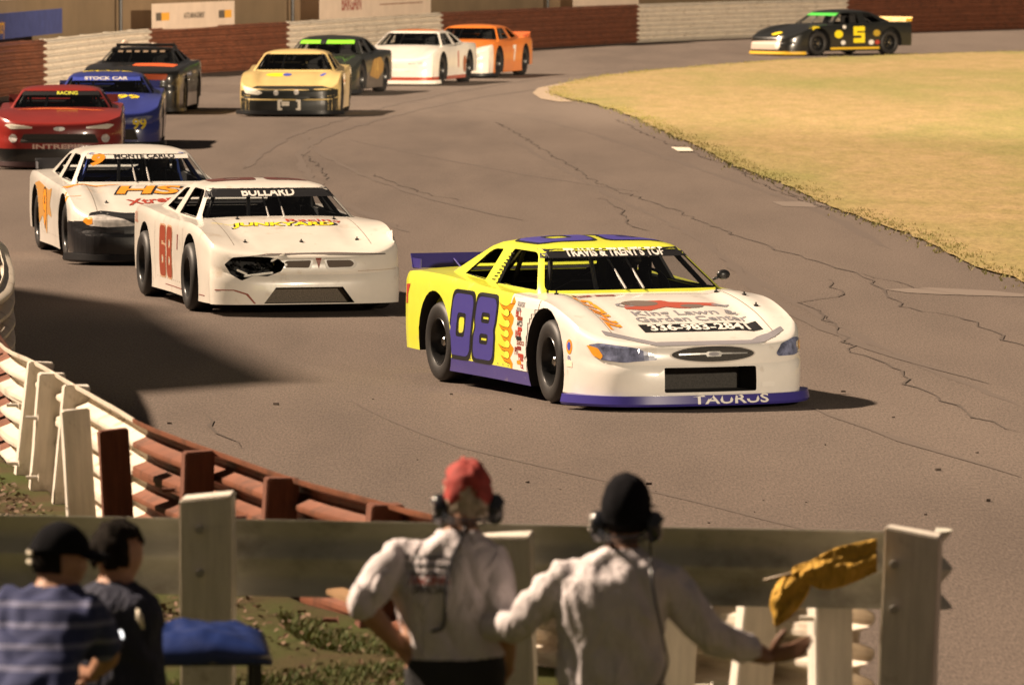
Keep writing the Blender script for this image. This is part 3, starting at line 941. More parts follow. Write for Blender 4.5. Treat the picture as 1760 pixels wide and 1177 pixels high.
def build_shell(vname, extra=None, key=None):
    key = key or vname
    if key in CACHE: return CACHE[key]
    V = VAR[vname]
    low, base, nor = lower_body(V)
    low.materials.append(WHITE); low.materials.append(M['dark'])
    ar = .422
    w1 = MB()
    for ax in (FX, RX):
        for sd in (1, -1):
            prof = []
            n = 30
            poly = [(ax + ar * math.cos(2 * math.pi * k / n), .35 + ar * math.sin(2 * math.pi * k / n) * 1.03) for k in range(n)]
            w1.prism(poly, sd * .655, sd * 1.3, 'y', m=1)
    c2 = MB(); c2.prism(round_poly([(-1.45, .70), (.70, .70), (.70, .50), (-1.45, .50)][::-1], .02, 1), 0, 0) if False else None
    c2.box((-.38, 0, .95), (2.1, 1.50, .80), m=1)
    c2b = MB(); c2b.box((-.38, 0, .60), (1.5, 1.40, .50), m=1)
    c3 = MB(); c3.box((-2.0, 0, .13), (1.1, 2.4, .24), m=1)
    cuts = [w1, c2, c3]
    if extra: cuts += extra
    low = boolean(low, cuts)
    low.polygons.foreach_set('use_smooth', [True] * len(low.polygons)); low.set_sharp_from_angle(angle=R(38))
    lv = [.70, .80, .88, .98, 1.08, 1.17, 1.19, 1.205, 1.22, 1.232, 1.243, 1.25]
    out = gh_solid(V, 0, lv, 1.262); inn = gh_solid(V, .028, [.60, .70, .80, .88, 1.08, 1.17, 1.205, 1.215], 1.222)
    Z = lambda z: zmap(V, z)
    wf, wr, ws = MB(), MB(), MB()
    fpoly = round_poly([(-.775, Z(.905)), (.775, Z(.905)), (.60, Z(1.178)), (-.60, Z(1.178))], .05)
    wf.prism(fpoly, .0, 1.4, 'x')
    rpoly = round_poly([(-.70, Z(.96)), (.70, Z(.96)), (.56, Z(1.165)), (-.56, Z(1.165))], .07)
    wr.prism(rpoly, -.75, -2.2, 'x')
    door = round_poly([(-.31, Z(.915)), (.66, Z(.905)), (.235, Z(1.168)), (-.34, Z(1.172))], [.02, .03, .07, .05], 5)
    quar = round_poly([(-1.14, Z(.95)), (-.60, Z(.925)), (-.56, Z(1.160)), (-.80, Z(1.155))], [.02, .02, .02, .10], 5)
    ws.prism(door, -1.2, 1.2, 'y'); ws.prism(quar, -1.2, 1.2, 'y')
    om = out.build('tmpo', smooth=False); om_me = om.data; bpy.data.objects.remove(om)
    om_me.materials.append(WHITE); om_me.materials.append(M['dark'])
    for m_ in (inn, wf, wr, ws): m_.m = [1] * len(m_.m)
    cab = boolean(om_me, [inn, wf, wr, ws])
    cab.polygons.foreach_set('use_smooth', [True] * len(cab.polygons)); cab.set_sharp_from_angle(angle=R(32))
    # windshield: ruled sheet just inside the opening
    def glass(front):
        gv, gf = [], []
        for i in range(7):
            z = .88 + (1.19 - .88) * i / 6
            xf, xr, w = gh_dims(V, z)
            for j in range(13):
                v = -1 + 2 * j / 12
                if front: gv.append(Vector((xf - .012 - .05 * (v * .92) ** 2, v * (w - .045), Z(z))))
                else: gv.append(Vector((xr + .014, v * (w - .06), Z(z))))
        for i in range(6):
            for j in range(12):
                gf.append((i * 13 + j, i * 13 + j + 1, (i + 1) * 13 + j + 1, (i + 1) * 13 + j))
        if not front: gf = [f[::-1] for f in gf]
        return gv, gf
    g = glass(True); g2 = glass(False)
    tv, tf = [], []
    for me in (low, cab):
        b0 = len(tv); tv += [v.co.copy() for v in me.vertices]; tf += [tuple(i + b0 for i in p.vertices) for p in me.polygons]
    b0 = len(tv); tv += g[0]; tf += [tuple(i + b0 for i in f) for f in g[1]]
    bvh = BVHTree.FromPolygons(tv, tf)
    CACHE[key] = (low, cab, g, g2, bvh, base, nor)
    return CACHE[key]

class Decals:
    """markings projected on the bodywork, gathered into one mesh"""
    def __init__(s, bvh): s.bvh, s.mbs, s.mats, s.face = bvh, {}, [], 'front'
    def put(s, bm, m, origin, ax, ay, d, off=.003, cell=.04):
        if m not in s.mats: s.mats.append(m)
        mi = s.mats.index(m)
        ax, ay, d, origin = Vector(ax), Vector(ay), Vector(d), Vector(origin)
        xs = [v.co.x for v in bm.verts]; ys = [v.co.y for v in bm.verts]
        for a, lo, hi in ((0, min(xs), max(xs)), (1, min(ys), max(ys))):
            k = math.ceil(lo / cell) * cell
            while k < hi:
                no = Vector((1, 0, 0)) if a == 0 else Vector((0, 1, 0)); co = no * k
                bmesh.ops.bisect_plane(bm, geom=bm.verts[:] + bm.edges[:] + bm.faces[:], plane_co=co, plane_no=no)
                k += cell
        bmesh.ops.triangulate(bm, faces=bm.faces[:])
        bm.verts.index_update(); pos = {}
        for v in bm.verts:
            p = origin + ax * v.co.x + ay * v.co.y
            h, n, _, _ = s.bvh.ray_cast(p, d)
            if h is not None:
                if n.dot(d) > 0: n = -n
                pos[v.index] = h + n * off
        keep = []
        for f in bm.faces:
            ids = [v.index for v in f.verts]
            if all(i in pos for i in ids):
                P = [pos[i] for i in ids]
                if max((P[i] - P[i - 1]).length for i in range(3)) < cell * 5: keep.append(ids)
        used = sorted({i for f in keep for i in f}); mp = {i: k for k, i in enumerate(used)}
        s.mbs.setdefault(s.face, MB()).add([pos[i] for i in used], [[mp[i] for i in f] for f in keep], mi)
        bm.free()
    FR = {'right': ((1, 0, 0), (0, 0, 1), (0, 1, 0)), 'left': ((-1, 0, 0), (0, 0, 1), (0, -1, 0)), 'front': ((0, 1, 0), (0, 0, 1), (-1, 0, 0)),
          'top': ((0, 1, 0), (-1, 0, 0), (0, 0, -1)), 'rear': ((0, -1, 0), (0, 0, 1), (1, 0, 0))}
    def org(s, face, a, b):
        if face == 'right': return (a, -1.6, b)
        if face == 'left': return (a, 1.6, b)
        if face in ('front', 'rear'): return (3.2 if face == 'front' else -3.2, a, b)
        return (a, b, 2.0)        # top: a=x, b=y
    def text(s, face, a, b, body, size, m, off=.003, rot=0, xs=1.0, bold=.02, shear=0, space=1.0, frame=None):
        bm = text_bm(body, size, shear, bold * size, space, xs=xs)
        bmesh.ops.rotate(bm, verts=bm.verts, cent=(0, 0, 0), matrix=Matrix.Rotation(R(rot), 3, 'Z'))
        ax, ay, d = frame or s.FR[face]; s.face = 'roof' if face == 'top' and a < .3 else ('windshield' if face == 'front' and b > 1.05 else face)
        s.put(bm, m, s.org(face, a, b), ax, ay, d, off)
    def shape(s, face, a, b, loops, m, off=.003, rot=0, frame=None):
        bm = loops_bm(loops)
        if rot: bmesh.ops.rotate(bm, verts=bm.verts, cent=(0, 0, 0), matrix=Matrix.Rotation(R(rot), 3, 'Z'))
        ax, ay, d = frame or s.FR[face]; s.face = 'roof' if face == 'top' and a < .3 else ('windshield' if face == 'front' and b > 1.05 else face)
        s.put(bm, m, s.org(face, a, b), ax, ay, d, off)
    def build_one(s, name, parent):
        mb = MB()
        for k in s.mbs.values():
            if k.v: mb.v, mb.f, mb.m = mb.v + k.v, mb.f + [tuple(i + len(mb.v) for i in f) for f in k.f], mb.m + k.m
        if mb.v: return mb.build(name, s.mats, parent, clean=False)
    def build(s, name, parent):
        for k, mb in s.mbs.items():
            if mb.v:
                ms = sorted(set(mb.m)); mb.m = [ms.index(i) for i in mb.m]
                mb.build({'right': 'door_lettering', 'left': 'door_lettering', 'front': 'nose_lettering', 'top': 'hood_lettering', 'roof': 'roof_number', 'windshield': 'windshield_banner'}.get(k, name), [s.mats[i] for i in ms], parent, clean=False)

def rrect(x0, y0, x1, y1, r, n=5): return round_poly([(x0, y0), (x1, y0), (x1, y1), (x0, y1)], r, n)
def digit(d, w, h, t, grow=0.0):
    """block numeral loops (outer, holes); centred; grow thickens the outline"""
    g = grow; W_, H_ = w / 2, h / 2
    def hole(x0, y0, x1, y1): return rrect(x0 + g, y0 + g, x1 - g, y1 - g, min(.04, (x1 - x0) * .3), 3)
    if d == '0': return [rrect(-W_ - g, -H_ - g, W_ + g, H_ + g, .10), hole(-W_ + t, -H_ + t * 1.2, W_ - t, H_ - t * 1.2)]
    if d == '8':
        o = round_poly([(-W_ - g, -H_ - g), (W_ + g, -H_ - g), (W_ + g, -.06), (W_ - .03 + g, 0), (W_ + g, .06), (W_ + g, H_ + g), (-W_ - g, H_ + g), (-W_ - g, .06), (-W_ + .03 - g, 0), (-W_ - g, -.06)], [.1, .1, .03, .03, .03, .1, .1, .03, .03, .03], 4)
        q = h * .17
        return [o, hole(-W_ + t, q - .045, W_ - t, q + .045), hole(-W_ + t, -q - .045, W_ - t, -q + .045)]
    if d == '6':
        o = round_poly([(-W_ - g, -H_ - g), (W_ + g, -H_ - g), (W_ + g, h * .12 + g), (-W_ + t + g, h * .12 + g), (-W_ + t + g, h * .2 - g), (W_ - t - g, h * .2 - g), (W_ - t - g, h * .16), (W_ + g, h * .16), (W_ + g, H_ + g), (-W_ - g, H_ + g)], [.08, .08, .05, .01, .01, .01, .01, .01, .08, .08], 4)
        return [o, hole(-W_ + t, -h * .25, W_ - t, -h * .08)]
    if d == '9':
        return [[(-x, -y) for x, y in lp][::1] for lp in digit('6', w, h, t, grow)]
    if d == '5':
        return [round_poly([(-W_, -H_), (W_, -H_), (W_, h * .12), (-W_ + t, h * .12), (-W_ + t, H_ - t), (W_, H_ - t), (W_, H_), (-W_, H_), (-W_, -h * .05), (W_ - t, -h * .05), (W_ - t, -H_ + t), (-W_, -H_ + t)], .02, 2)]
def shear_loops(loops, k, dx=0, dy=0, sx=1, sy=1): return [[(x * sx + y * k + dx, y * sy + dy) for x, y in lp] for lp in loops]

def make_wheel():
    """tyre and rim meshes; y = outward"""
    t = MB()
    hw = .135
    prof = [(.195, -.9 * hw), (.215, -1.0 * hw), (.25, -1.08 * hw), (.29, -1.08 * hw), (.322, -.98 * hw), (.338, -.80 * hw), (.345, -.4 * hw), (.346, 0),
            (.345, .4 * hw), (.338, .80 * hw), (.322, .98 * hw), (.29, 1.08 * hw), (.25, 1.08 * hw), (.215, 1.0 * hw), (.195, .9 * hw)]
    t.lathe(prof, 'y', 48, closed=True)
    r_ = MB()
    r_.lathe([(.198, .12), (.205, .127), (.200, .132), (.190, .12), (.185, .06), (.17, .02), (.12, .0), (.07, .015), (.065, .05), (.05, .07), (.0001, .072)], 'y', 32)
    r_.lathe([(.198, -.12), (.19, -.12), (.0001, -.1)], 'y', 24)
    for k in range(5):
        a = 2 * math.pi * k / 5
        r_.tube([(.105 * math.cos(a), .005, .105 * math.sin(a)), (.105 * math.cos(a), .035, .105 * math.sin(a))], .014, 6, m=1)
    r_.lathe([(.04, .06), (.04, .085), (.03, .095), (.0001, .095)], 'y', 16, m=1)
    for k in range(8):
        a = 2 * math.pi * (k + .5) / 8
        r_.tube([(.155 * math.cos(a), .008, .155 * math.sin(a)), (.155 * math.cos(a), .02, .155 * math.sin(a))], .022, 10, m=0)
    return t, r_
_t, _r = make_wheel()
_to = _t.build('tyre', M['rubber'], smooth=True, sharp=40); _ro = _r.build('rim', [M['rim'], M['nut']], smooth=True, sharp=35)
TYRE, RIM = _to.data, _ro.data
bpy.data.objects.remove(_to); bpy.data.objects.remove(_ro)

def put_mesh(name, me, parent, loc=(0, 0, 0), rot=(0, 0, 0)):
    o = bpy.data.objects.new(name, me); COL.objects.link(o); o.parent = parent; o.location = loc; o.rotation_euler = rot; return o

def interior(root, V, detail, cagem, seatm=None):
    dz = (V['top'] - 1.26) * .9
    c = MB(); r_ = .022
    def tb(*p): c.tube([(x, y, z + (dz if z > 1.0 else 0)) for x, y, z in p], r_, 8)
    for s_ in (1, -1):
        tb((.74, s_ * .70, .60), (.62, s_ * .70, .90), (.27, s_ * .54, 1.165), (-.35, s_ * .54, 1.185), (-.42, s_ * .60, .95), (-.44, s_ * .70, .6))
        tb((-.42, s_ * .52, 1.17), (-1.35, s_ * .50, .75))
        tb((-.40, s_ * .64, .80), (.62, s_ * .70, .80))
    tb((.27, -.54, 1.165), (.27, .54, 1.165)); tb((-.37, -.54, 1.18), (-.37, .54, 1.18)); tb((.62, -.70, .86), (.62, .70, .86))
    tb((-.40, -.60, .92), (-.40, .60, .92)); tb((-.38, .50, 1.17), (-.44, -.66, .66))
    c.build('roll_cage', cagem, root, True, 40)
    b_ = MB(); b_.tube([(.27, -.20, 1.165 + dz), (.60, -.26, .86)], .02, 8)
    b_.build('windshield_brace', M['cage_light'], root, True, 40)
    if detail > 1:
        b_ = MB()
        for y in (-.08, .08): b_.tube([(.31, y, 1.17), (.80, y, .90)], .010, 6)
        b_.build('windshield_strut', M['cage_light'], root, True, 40)
    s_ = MB()
    s_.box((-.32, .34, .66), (.16, .50, .62), Matrix.Rotation(R(-10), 3, 'Y'), bev=.05)
    s_.box((-.40, .34, 1.03), (.12, .30, .18), Matrix.Rotation(R(-6), 3, 'Y'), bev=.04)
    s_.box((-.08, .34, .56), (.42, .46, .12), bev=.04)
    for sd in (-1, 1): s_.box((-.30, .34 + sd * .19, 1.0), (.26, .03, .20), bev=.012)
    s_.build('seat', seatm or M['dark'], root, True, 40)
    d = MB(); d.box((.60, 0, .80), (.26, 1.38, .10), bev=.03)
    d.build('dashboard', M['dark'], root, True, 40)
    if detail > 1:
        wv = MB(); rot = Matrix.Rotation(R(62), 3, 'Y')
        pts = [Vector((.30, .34, .88)) + rot @ Vector((.165 * math.cos(a), .165 * math.sin(a), 0)) for a in [2 * math.pi * k / 24 for k in range(25)]]
        wv.tube(pts, .014, 6, cap=False); wv.tube([pts[0], pts[12]], .012, 6); wv.tube([(.30, .34, .88), (.52, .34, .80)], .02, 6)
        wv.build('steering_wheel', M['black'], root, True, 40)

def make_car(name, label, cat, x, y, theta, vname, paint, cabpaint=None, spoiler=None, spl=None, detail=1, cage=None, key=None, extra=None, sp_h=.10, steer=0, wy=.835, aname=None):
    V = VAR[vname]
    low, cab, g, g2, bvh, base, nor = build_shell(vname, extra, key)
    root = tag(empty(name, (x, y, 0), R(theta - 90)), label, cat, 'stock cars racing through the turn')
    b = low.copy(); b.materials[0] = paint; b.materials[1] = M['dark']
    c = cab.copy(); c.materials[0] = cabpaint or paint; c.materials[1] = M['dark']
    bo = put_mesh('body', b, root); co = put_mesh('cabin_shell', c, root)
    gl = new_mesh('windshield', g[0], g[1], M['glass'], root, True)
    gr = new_mesh('rear_window', g2[0], g2[1], M['glass'], root, True)
    for i, (ax, sd) in enumerate([(FX, 1), (FX, -1), (RX, 1), (RX, -1)]):
        w = empty('wheel', (ax, sd * wy, .346), 0, root)
        w.rotation_euler = (0, 0, (0 if sd > 0 else math.pi) + (R(steer) if ax > 0 else 0))
        put_mesh('tyre', TYRE, w, rot=(0, i * .7, 0)); put_mesh('rim', RIM, w, rot=(0, i * .7, 0))
    # underbody so that no light passes beneath the wheel wells
    u = MB(); u.box((.05, 0, .30), (4.1, 1.1, .28), bev=.03); u.build('chassis', M['dark'], root)
    # front air dam lip
    n = len(base)
    if spl:
        mb = MB(); ids = [k for k in range(n) if base[k].x > 1.80]
        ids = sorted(ids)
        prof = [(-.06, .045), (.115, .04), (.125, .06), (.11, .125), (-.06, .128)]
        vs, fs = [], []
        for k in ids:
            for a, z in prof:
                p = base[k] + nor[k] * a; vs.append(Vector((p.x, p.y, z)))
        L = len(prof)
        for i in range(len(ids) - 1):
            for q in range(L):
                q2 = (q + 1) % L
                fs.append((i * L + q, (i + 1) * L + q, (i + 1) * L + q2, i * L + q2))
        fs.append(tuple(range(L))); fs.append(tuple((len(ids) - 1) * L + q for q in range(L)))
        mb.add(vs, fs); global DAM; DAM = BVHTree.FromPolygons(vs, fs); mb.build('air_dam', spl, root, True, 30)
    if spoiler:
        mb = MB()
        zb = sinterp(-2.2, V['zc']) + .0
        rr_ = Matrix.Rotation(R(-28), 3, 'Y')
        mb.box((-2.22, 0, zb + sp_h / 2 + .0), (.012, 1.78, sp_h + .04), rr_)
        for yy in (-.88, .88): mb.box((-2.12, yy, zb + sp_h * .35), (.22, .01, sp_h * .8))
        for yy in (-.5, 0, .5): mb.tube([(-2.24, yy, zb + sp_h * .7), (-2.02, yy, zb - .01)], .008, 6)
        mb.build('spoiler', spoiler, root)
    interior(root, V, detail, cage or M['cage'])
    if detail > 1:      # panel joints, rivets and scuffs in the sheet metal
        J_ = Decals(bvh); sm = flat('panel_joint', (.16, .13, .10), .8)
        for x_ in (-.72, .93):
            J_.shape('right', x_, .52, [[(-.003, -.30), (.003, -.30), (.003, .30), (-.003, .30)]], sm, .0015); J_.shape('left', x_, .52, [[(-.003, -.30), (.003, -.30), (.003, .30), (-.003, .30)]], sm, .0015)
        for s_ in (-1, 1): J_.shape('top', 1.55, s_ * .70, [[(-.0035, -.60), (.0035, -.60), (.0035, .62), (-.0035, .62)]], sm, .0015)
        J_.shape('top', .97, 0, [[(-.70, -.003), (.70, -.003), (.70, .003), (-.70, .003)]], sm, .0015)
        for k in range(12): J_.shape('right', -.60 + k * .13, .255, [ell(0, 0, .008, .008, 8)], sm, .0018)
        J_.build_one('panel_joint', root)
    return root, Decals(bvh), V

def paint(name, base_, rules=None, rough=.28, coat=.6, dirt=None):
    return mat(name, base_, rough, coat=coat, rules=rules, var=.07, scale=3, bump=.35, bscale=2.6, dirt=dirt or ((base_[0] * .55, base_[1] * .48, base_[2] * .4), .60, .85, 5))

def hood_pins(root, V, pts):
    for x, y in pts:
        z = sinterp(x, V['zc'])
        mb = MB(); h, n, _, _ = dec_bvh.ray_cast(Vector((x, y, 2)), Vector((0, 0, -1)))
        if h is None: continue
        mb.tube([h - Vector((0, 0, .01)), h + Vector((0, 0, .012))], .02, 8); mb.tube([h, h + Vector((0, 0, .03))], .008, 6)
        mb.build('hood_pin', M['black'], root)

def lens(root, D, loops, face, a, b, m, name='headlight', amber=None):
    """a headlamp cover laid over the bodywork, its rim and amber part with it"""
    d = Decals(D.bvh); d.shape(face, a, b, [loops], m, .006)
    if amber: d.shape(face, a, b, [amber], M['amber'], .008)
    return d.build_one(name, root)

def ell(cx, cy, rx, ry, n=28, a0=0, a1=360): return [(cx + rx * math.cos(R(a0 + (a1 - a0) * k / n)), cy + ry * math.sin(R(a0 + (a1 - a0) * k / n))) for k in range(n)]

# ---- 08: lime and white, the nearest car
wht = (.80, .76, .70); lime = (.80, .82, .07); navy = (.045, .035, .22)
p08 = paint('paint_lime_white', wht, [('x', '<', .52, lime), ('z', '<', .235, navy), ('x', '>', 1.6, wht), ('x', '<', -1.5, lime)])
p08c = paint('paint_lime', lime)
gopen = MB(); gopen.prism(round_poly([(-.40, .15), (.40, .15), (.40, .35), (-.40, .35)], .015, 2), 2.0, 3.0, 'x', m=1)
car08, D, V = make_car('race_car', 'yellow and white stock car numbered 08, nearest car, with flames on its door', 'race car', .74, 55.36, 20.5, 'sleek', p08, p08c,
                       spoiler=flat('spoiler_navy', navy, .4), spl=flat('dam_navy', navy, .3), detail=2, key='sleek08', extra=[gopen], steer=-3)
dec_bvh = D.bvh
for dx, ch in ((-.66, '0'), (-.11, '8')):
    for grow, m, off in ((.035, BLACK, .003), (0, NAVY, .005)):
        D.shape('right', dx, .53, shear_loops(digit(ch, .47, .53, .135, grow), .27), m, off)
        D.shape('left', -dx - .95, .53, shear_loops(digit(ch, .44, .52, .135, grow), .10), m, off)
for dx, ch in ((-.30, '0'), (.30, '8')):
    for grow, m, off in ((.03, BLACK, .003), (0, NAVY, .005)):
        D.shape('top', -.25, dx, shear_loops(digit(ch, .48, .62, .14, grow), .0), m, off)
# flames licking back from the white front over the lime door
FEDGE = flat('flame_edge', (.22, .07, .005)); FORG = flat('flame_orange', (.80, .27, .005)); CW_ = flat('car_white', wht, .3)
rr = random.Random(6)
def tongue(x0, y, L, h, m, off, g=0):
    top = [(x0, y + h / 2 + g), (x0 - L * .30, y + h * .42 + g), (x0 - L * .55, y + h * .05 + g), (x0 - L * .78, y + h * .10 + g), (x0 - L - g * 2, y + h * .42)]
    bot = [(x0 - L * .80, y - h * .10 - g), (x0 - L * .52, y - h * .22 - g), (x0 - L * .25, y - h * .30 - g), (x0, y - h / 2 - g)]
    D.shape('right', 0, 0, [round_poly((top + bot)[::-1], .02, 3)], m, off)
ys_ = [.30, .39, .475, .56, .65, .735]
for i, yy in enumerate(ys_):
    x0 = .62 + .05 * (yy - .3); L = .34 + .06 * (i % 2)
    tongue(x0, yy, L, .085, FEDGE, .0025, .008); tongue(x0, yy, L, .085, FORG, .004)
D.shape('right', 0, 0, [round_poly([(.50, .235), (.80, .235), (.80, .84), (.56, .84), (.53, .7), (.49, .5)], .03, 3)], FORG, .0035)
for i, yy in enumerate(ys_[:-1]):
    D.shape('right', .44 + .02 * (i % 2), yy + .045, [ell(0, 0, .062, .036)], FEDGE, .0045); D.shape('right', .435 + .02 * (i % 2), yy + .045, [ell(0, 0, .058, .030)], LIME, .0055)
edge_ = [(.56 + .045 * math.sin(k * 2.1) + .02 * math.sin(k * 5) + .05 * (k / 14), .235 + .60 * k / 14) for k in range(15)]
D.shape('right', 0, 0, [round_poly([(1.2, .235)] + [(1.2, .84)] + edge_[::-1], .01, 2)], CW_, .006)
# stacked contingency stickers
stk = [('VORTEX', .72, .78, .05, GREY), ('BILT', .66, .70, .075, RED), ('AFCO', .70, .62, .055, BLACK), ('RPM', .66, .53, .08, RED), ('SUNOCO', .72, .46, .045, OXRED), ('PIT', .62, .39, .08, DARKRED), ('CARB', .72, .33, .05, RED), ('OIL', .74, .27, .05, RED)]
for t_, a, b, s_, m in stk:
    D.text('right', a + .07, b, t_, s_ * 1.1, m, .008, xs=.85, bold=.03, shear=.2)
for i, yy in enumerate((.74, .665, .58, .50, .42, .36, .30)):
    D.shape('right', .74 + .02 * (i % 3), yy, [rrect(-.05, -.016, .05 + .03 * (i % 2), .016, .004, 1)], (GREY, OXRED, RED, BLACK, DARKRED, RED, ORANGE)[i], .009)
# round oil sticker beside the headlamp
D.shape('right', 1.87, .50, [ell(0, 0, .055, .06)], ORANGE, .003); D.shape('right', 1.87, .505, [ell(0, 0, .03, .035)], BLUE, .005)
D.text('right', 1.87, .41, 'OIL', .04, NAVY, .004)
D.shape('right', 1.87, .36, [rrect(-.06, -.025, .06, .025, .01, 2)], flat('sticker_cream', (.85, .75, .6)), .003)
# rear quarter stickers
D.shape('right', -2.12, .72, [[(-.12, .07), (.12, .09), (.05, .0), (.06, -.08), (-.05, -.09), (-.03, -.01)]], RED, .003)
D.shape('right', -2.22, .42, [rrect(-.06, -.05, .06, .05, .01, 2)], flat('olive', (.30, .25, .03)), .003)
# windshield banner
D.shape('front', 0, 1.172, [[(-.66, -.036), (.66, -.036), (.62, .034), (-.62, .034)]], BLACK, .003)
D.text('front', .0, 1.173, "TRAVIS & TRENT'S TOP", .082, WHITE, .006, xs=1.03, bold=.045, space=1.02)
# hood art
D.text('top', 1.60, .12, 'King Lawn &', .165, GREY, .004, xs=1.10, bold=.02)
D.text('top', 1.76, .12, 'Garden Center', .165, GREY, .004, xs=.95, bold=.02)
D.shape('top', 1.96, .12, [rrect(-.52, -.085, .52, .085, .005, 1)], BLACK, .003)
D.text('top', 1.96, .12, '336-983-2841', .175, WHITE, .006, xs=.92, bold=.03)
D.shape('top', 1.37, .10, [[(.72 * a_, 1.1 * b_2) for a_, b_2 in round_poly([(-.60, -.02), (-.5, .06), (-.42, .12), (-.05, .13), (.02, .08), (.3, .05), (.55, .02), (.62, -.04), (.5, -.06), (.3, -.03), (.18, -.10), (.02, -.09), (-.1, -.05), (-.35, -.14), (-.62, -.09)], .02, 2)]], flat('mower_red', (.40, .08, .05)), .004)
D.shape('top', 1.31, -.16, [ell(0, 0, .16, .09)], flat('mower_dark', (.17, .13, .11)), .005)  # dark brown spots of the printed mower
D.shape('top', 1.42, .26, [ell(0, 0, .10, .05)], flat('mower_dark', (.17, .13, .11)), .005)
D.shape('top', 1.35, -.30, [ell(0, 0, .09, .06), ell(0, 0, .06, .04)], GREY, .005)
D.shape('top', 1.40, .52, [ell(0, 0, .08, .03)], GREY, .005)
D.text('top', 1.55, -.62, 'STIHL', .20, ORANGE, .004, rot=-90, xs=1.75, bold=.03)
for yy in (-.43, -.22):
    D.shape('top', .99, yy - .12, [rrect(-.085, -.03, .085, .03, .01, 2), rrect(-.05, -.012, .05, .012, .005, 2)], DARKRED, .004)
D.shape('top', 1.06, -.70, [rrect(-.06, -.012, .06, .012, .004, 1)], GREY, .004, rot=-30)
# nose: grey trim band, oval grille, lamp covers
D.shape('front', 0, -.065, [round_poly([(-.78, .665), (-.60, .625), (-.44, .588), (.44, .588), (.66, .628), (.80, .675), (.80, .70), (.64, .652), (.42, .612), (-.42, .612), (-.6, .655), (-.78, .70)], .01, 2)], GREY, .004)
ov = ell(0, 0, .36, .060, 40)
D.shape('front', .03, .452, [ell(0, 0, .375, .070, 40)], flat('trim_light', (.55, .5, .45)), .003)
D.shape('front', .03, .452, [ov], M['mesh_grille'], .005)
D.shape('front', .03, .452, [round_poly([(-.30, -.004), (-.07, -.002), (-.06, -.02), (.06, -.02), (.07, -.002), (.30, -.004), (.30, .008), (.07, .012), (.05, .022), (-.05, .022), (-.07, .012), (-.30, .008)], .003, 2)], M['chrome'], .008)
D.shape('front', .03, .453, [ell(0, 0, .045, .016)], GREY, .010)
D.shape('front', .50, .20, [rrect(-.05, -.02, .07, .02, .01, 2)], WHITE, .003)
D.build('painted_lettering', car08)
DD = Decals(DAM); DD.text('front', .16, .088, 'TAURUS', .095, WHITE, .003, xs=1.9, bold=.02); DD.build_one('nose_lettering', car08)
lens(car08, D, round_poly([(-.93, .585), (-.86, .60), (-.62, .565), (-.46, .505), (-.45, .47), (-.72, .45), (-.86, .468)], .03, 3), 'front', 0, -.055, M['lamp'], amber=round_poly([(-.93, .583), (-.87, .56), (-.845, .50), (-.86, .47), (-.90, .50)], .01, 2))
lens(car08, D, round_poly([(.93, .60), (.84, .615), (.66, .575), (.60, .50), (.62, .475), (.80, .475), (.90, .50)], .03, 3), 'front', 0, -.055, M['lamp'], amber=round_poly([(.93, .598), (.88, .57), (.88, .52), (.91, .50)], .01, 2))
gm = MB(); gm.box((2.10, 0, .25), (.01, .82, .22)); gm.build('grille', M['mesh_grille'], car08)
mb = MB(); mb.tube([(.62, .78, .95), (.60, .86, .97)], .012, 6); mb.ball((.60, .88, .985), (.035, .06, .042)); mb.build('mirror', M['black'], car08, True)
hood_pins(car08, V, [(.98, .66), (1.25, .80), (1.6, .76), (1.02, -.78)])
# window net straps on the roof pillar edge
mb = MB()
for k in range(9): mb.box((-.315, -.835 + .021 * k, .93 + .027 * k), (.06, .012, .012))
mb.build('window_net', M['black'], car08)

# ---- 68: white, damaged nose
pw = paint('paint_white', (.80, .75, .67), dirt=((.50, .38, .26), .58, .82, 4))
gop = MB(); gop.prism([(-.46, .13), (.46, .13), (.34, .29), (-.34, .29)], 2.28, 3.0, 'x', m=1)
brk = MB()
rr = random.Random(2)
brk.prism(round_poly([(-.84, .52), (-.76, .59), (-.6, .60), (-.40, .59), (-.30, .57), (-.24, .52), (-.28, .45), (-.42, .40), (-.56, .41), (-.68, .36), (-.78, .42)], .012, 2), 2.0, 3.0, 'x', m=1)
car68, D, V = make_car('race_car', 'white stock car numbered 68 with a smashed headlight, behind the yellow and white car', 'race car', -2.58, 67.9, 13.0, 'boxy', pw, spoiler=None, spl=None, detail=2, wy=.90, key='boxy68', extra=[gop, brk])
dec_bvh = D.bvh
for dx, ch in ((-.30, '6'), (.08, '8')):
    D.shape('right', dx, .53, digit(ch, .31, .52, .10, .018), flat('outline_tan', (.50, .30, .18)), .003); D.shape('right', dx, .53, digit(ch, .31, .52, .10), OXRED, .005)
D.text('right', -1.93, .80, 'BULL', .15, flat('faded_red', (.42, .20, .14)), .003, xs=.8, bold=.03)
D.shape('right', .62, .66, [rrect(-.05, -.08, .0, .08, .01, 1)], DARKRED, .003)
for xx, ch in ((-.28, '6'), (.28, '8')):
    D.shape('top', -.3, xx, digit(ch, .46, .55, .14), flat('roof_dark', (.10, .03, .025)), .004)
D.shape('front', 0, 1.148, [[(-.68, -.046), (.68, -.046), (.63, .040), (-.63, .040)]], BLACK, .003)
D.text('front', -.02, 1.145, 'BULLARD', .105, WHITE, .006, xs=1.25, bold=.03)
D.text('top', 1.30, -.02, 'JUNKYARD', .21, BLACK, .003, xs=1.02, bold=.06, shear=.15)
D.text('top', 1.30, -.03, 'JUNKYARD', .20, YELLOW, .005, xs=1.02, bold=.035, shear=.15)
D.text('top', 1.14, .30, 'Racing', .17, RED, .007, xs=1.3, bold=.02)
D.shape('top', 1.24, -.62, [rrect(-.14, -.006, .14, .006, .002, 1)], YELLOW, .004)
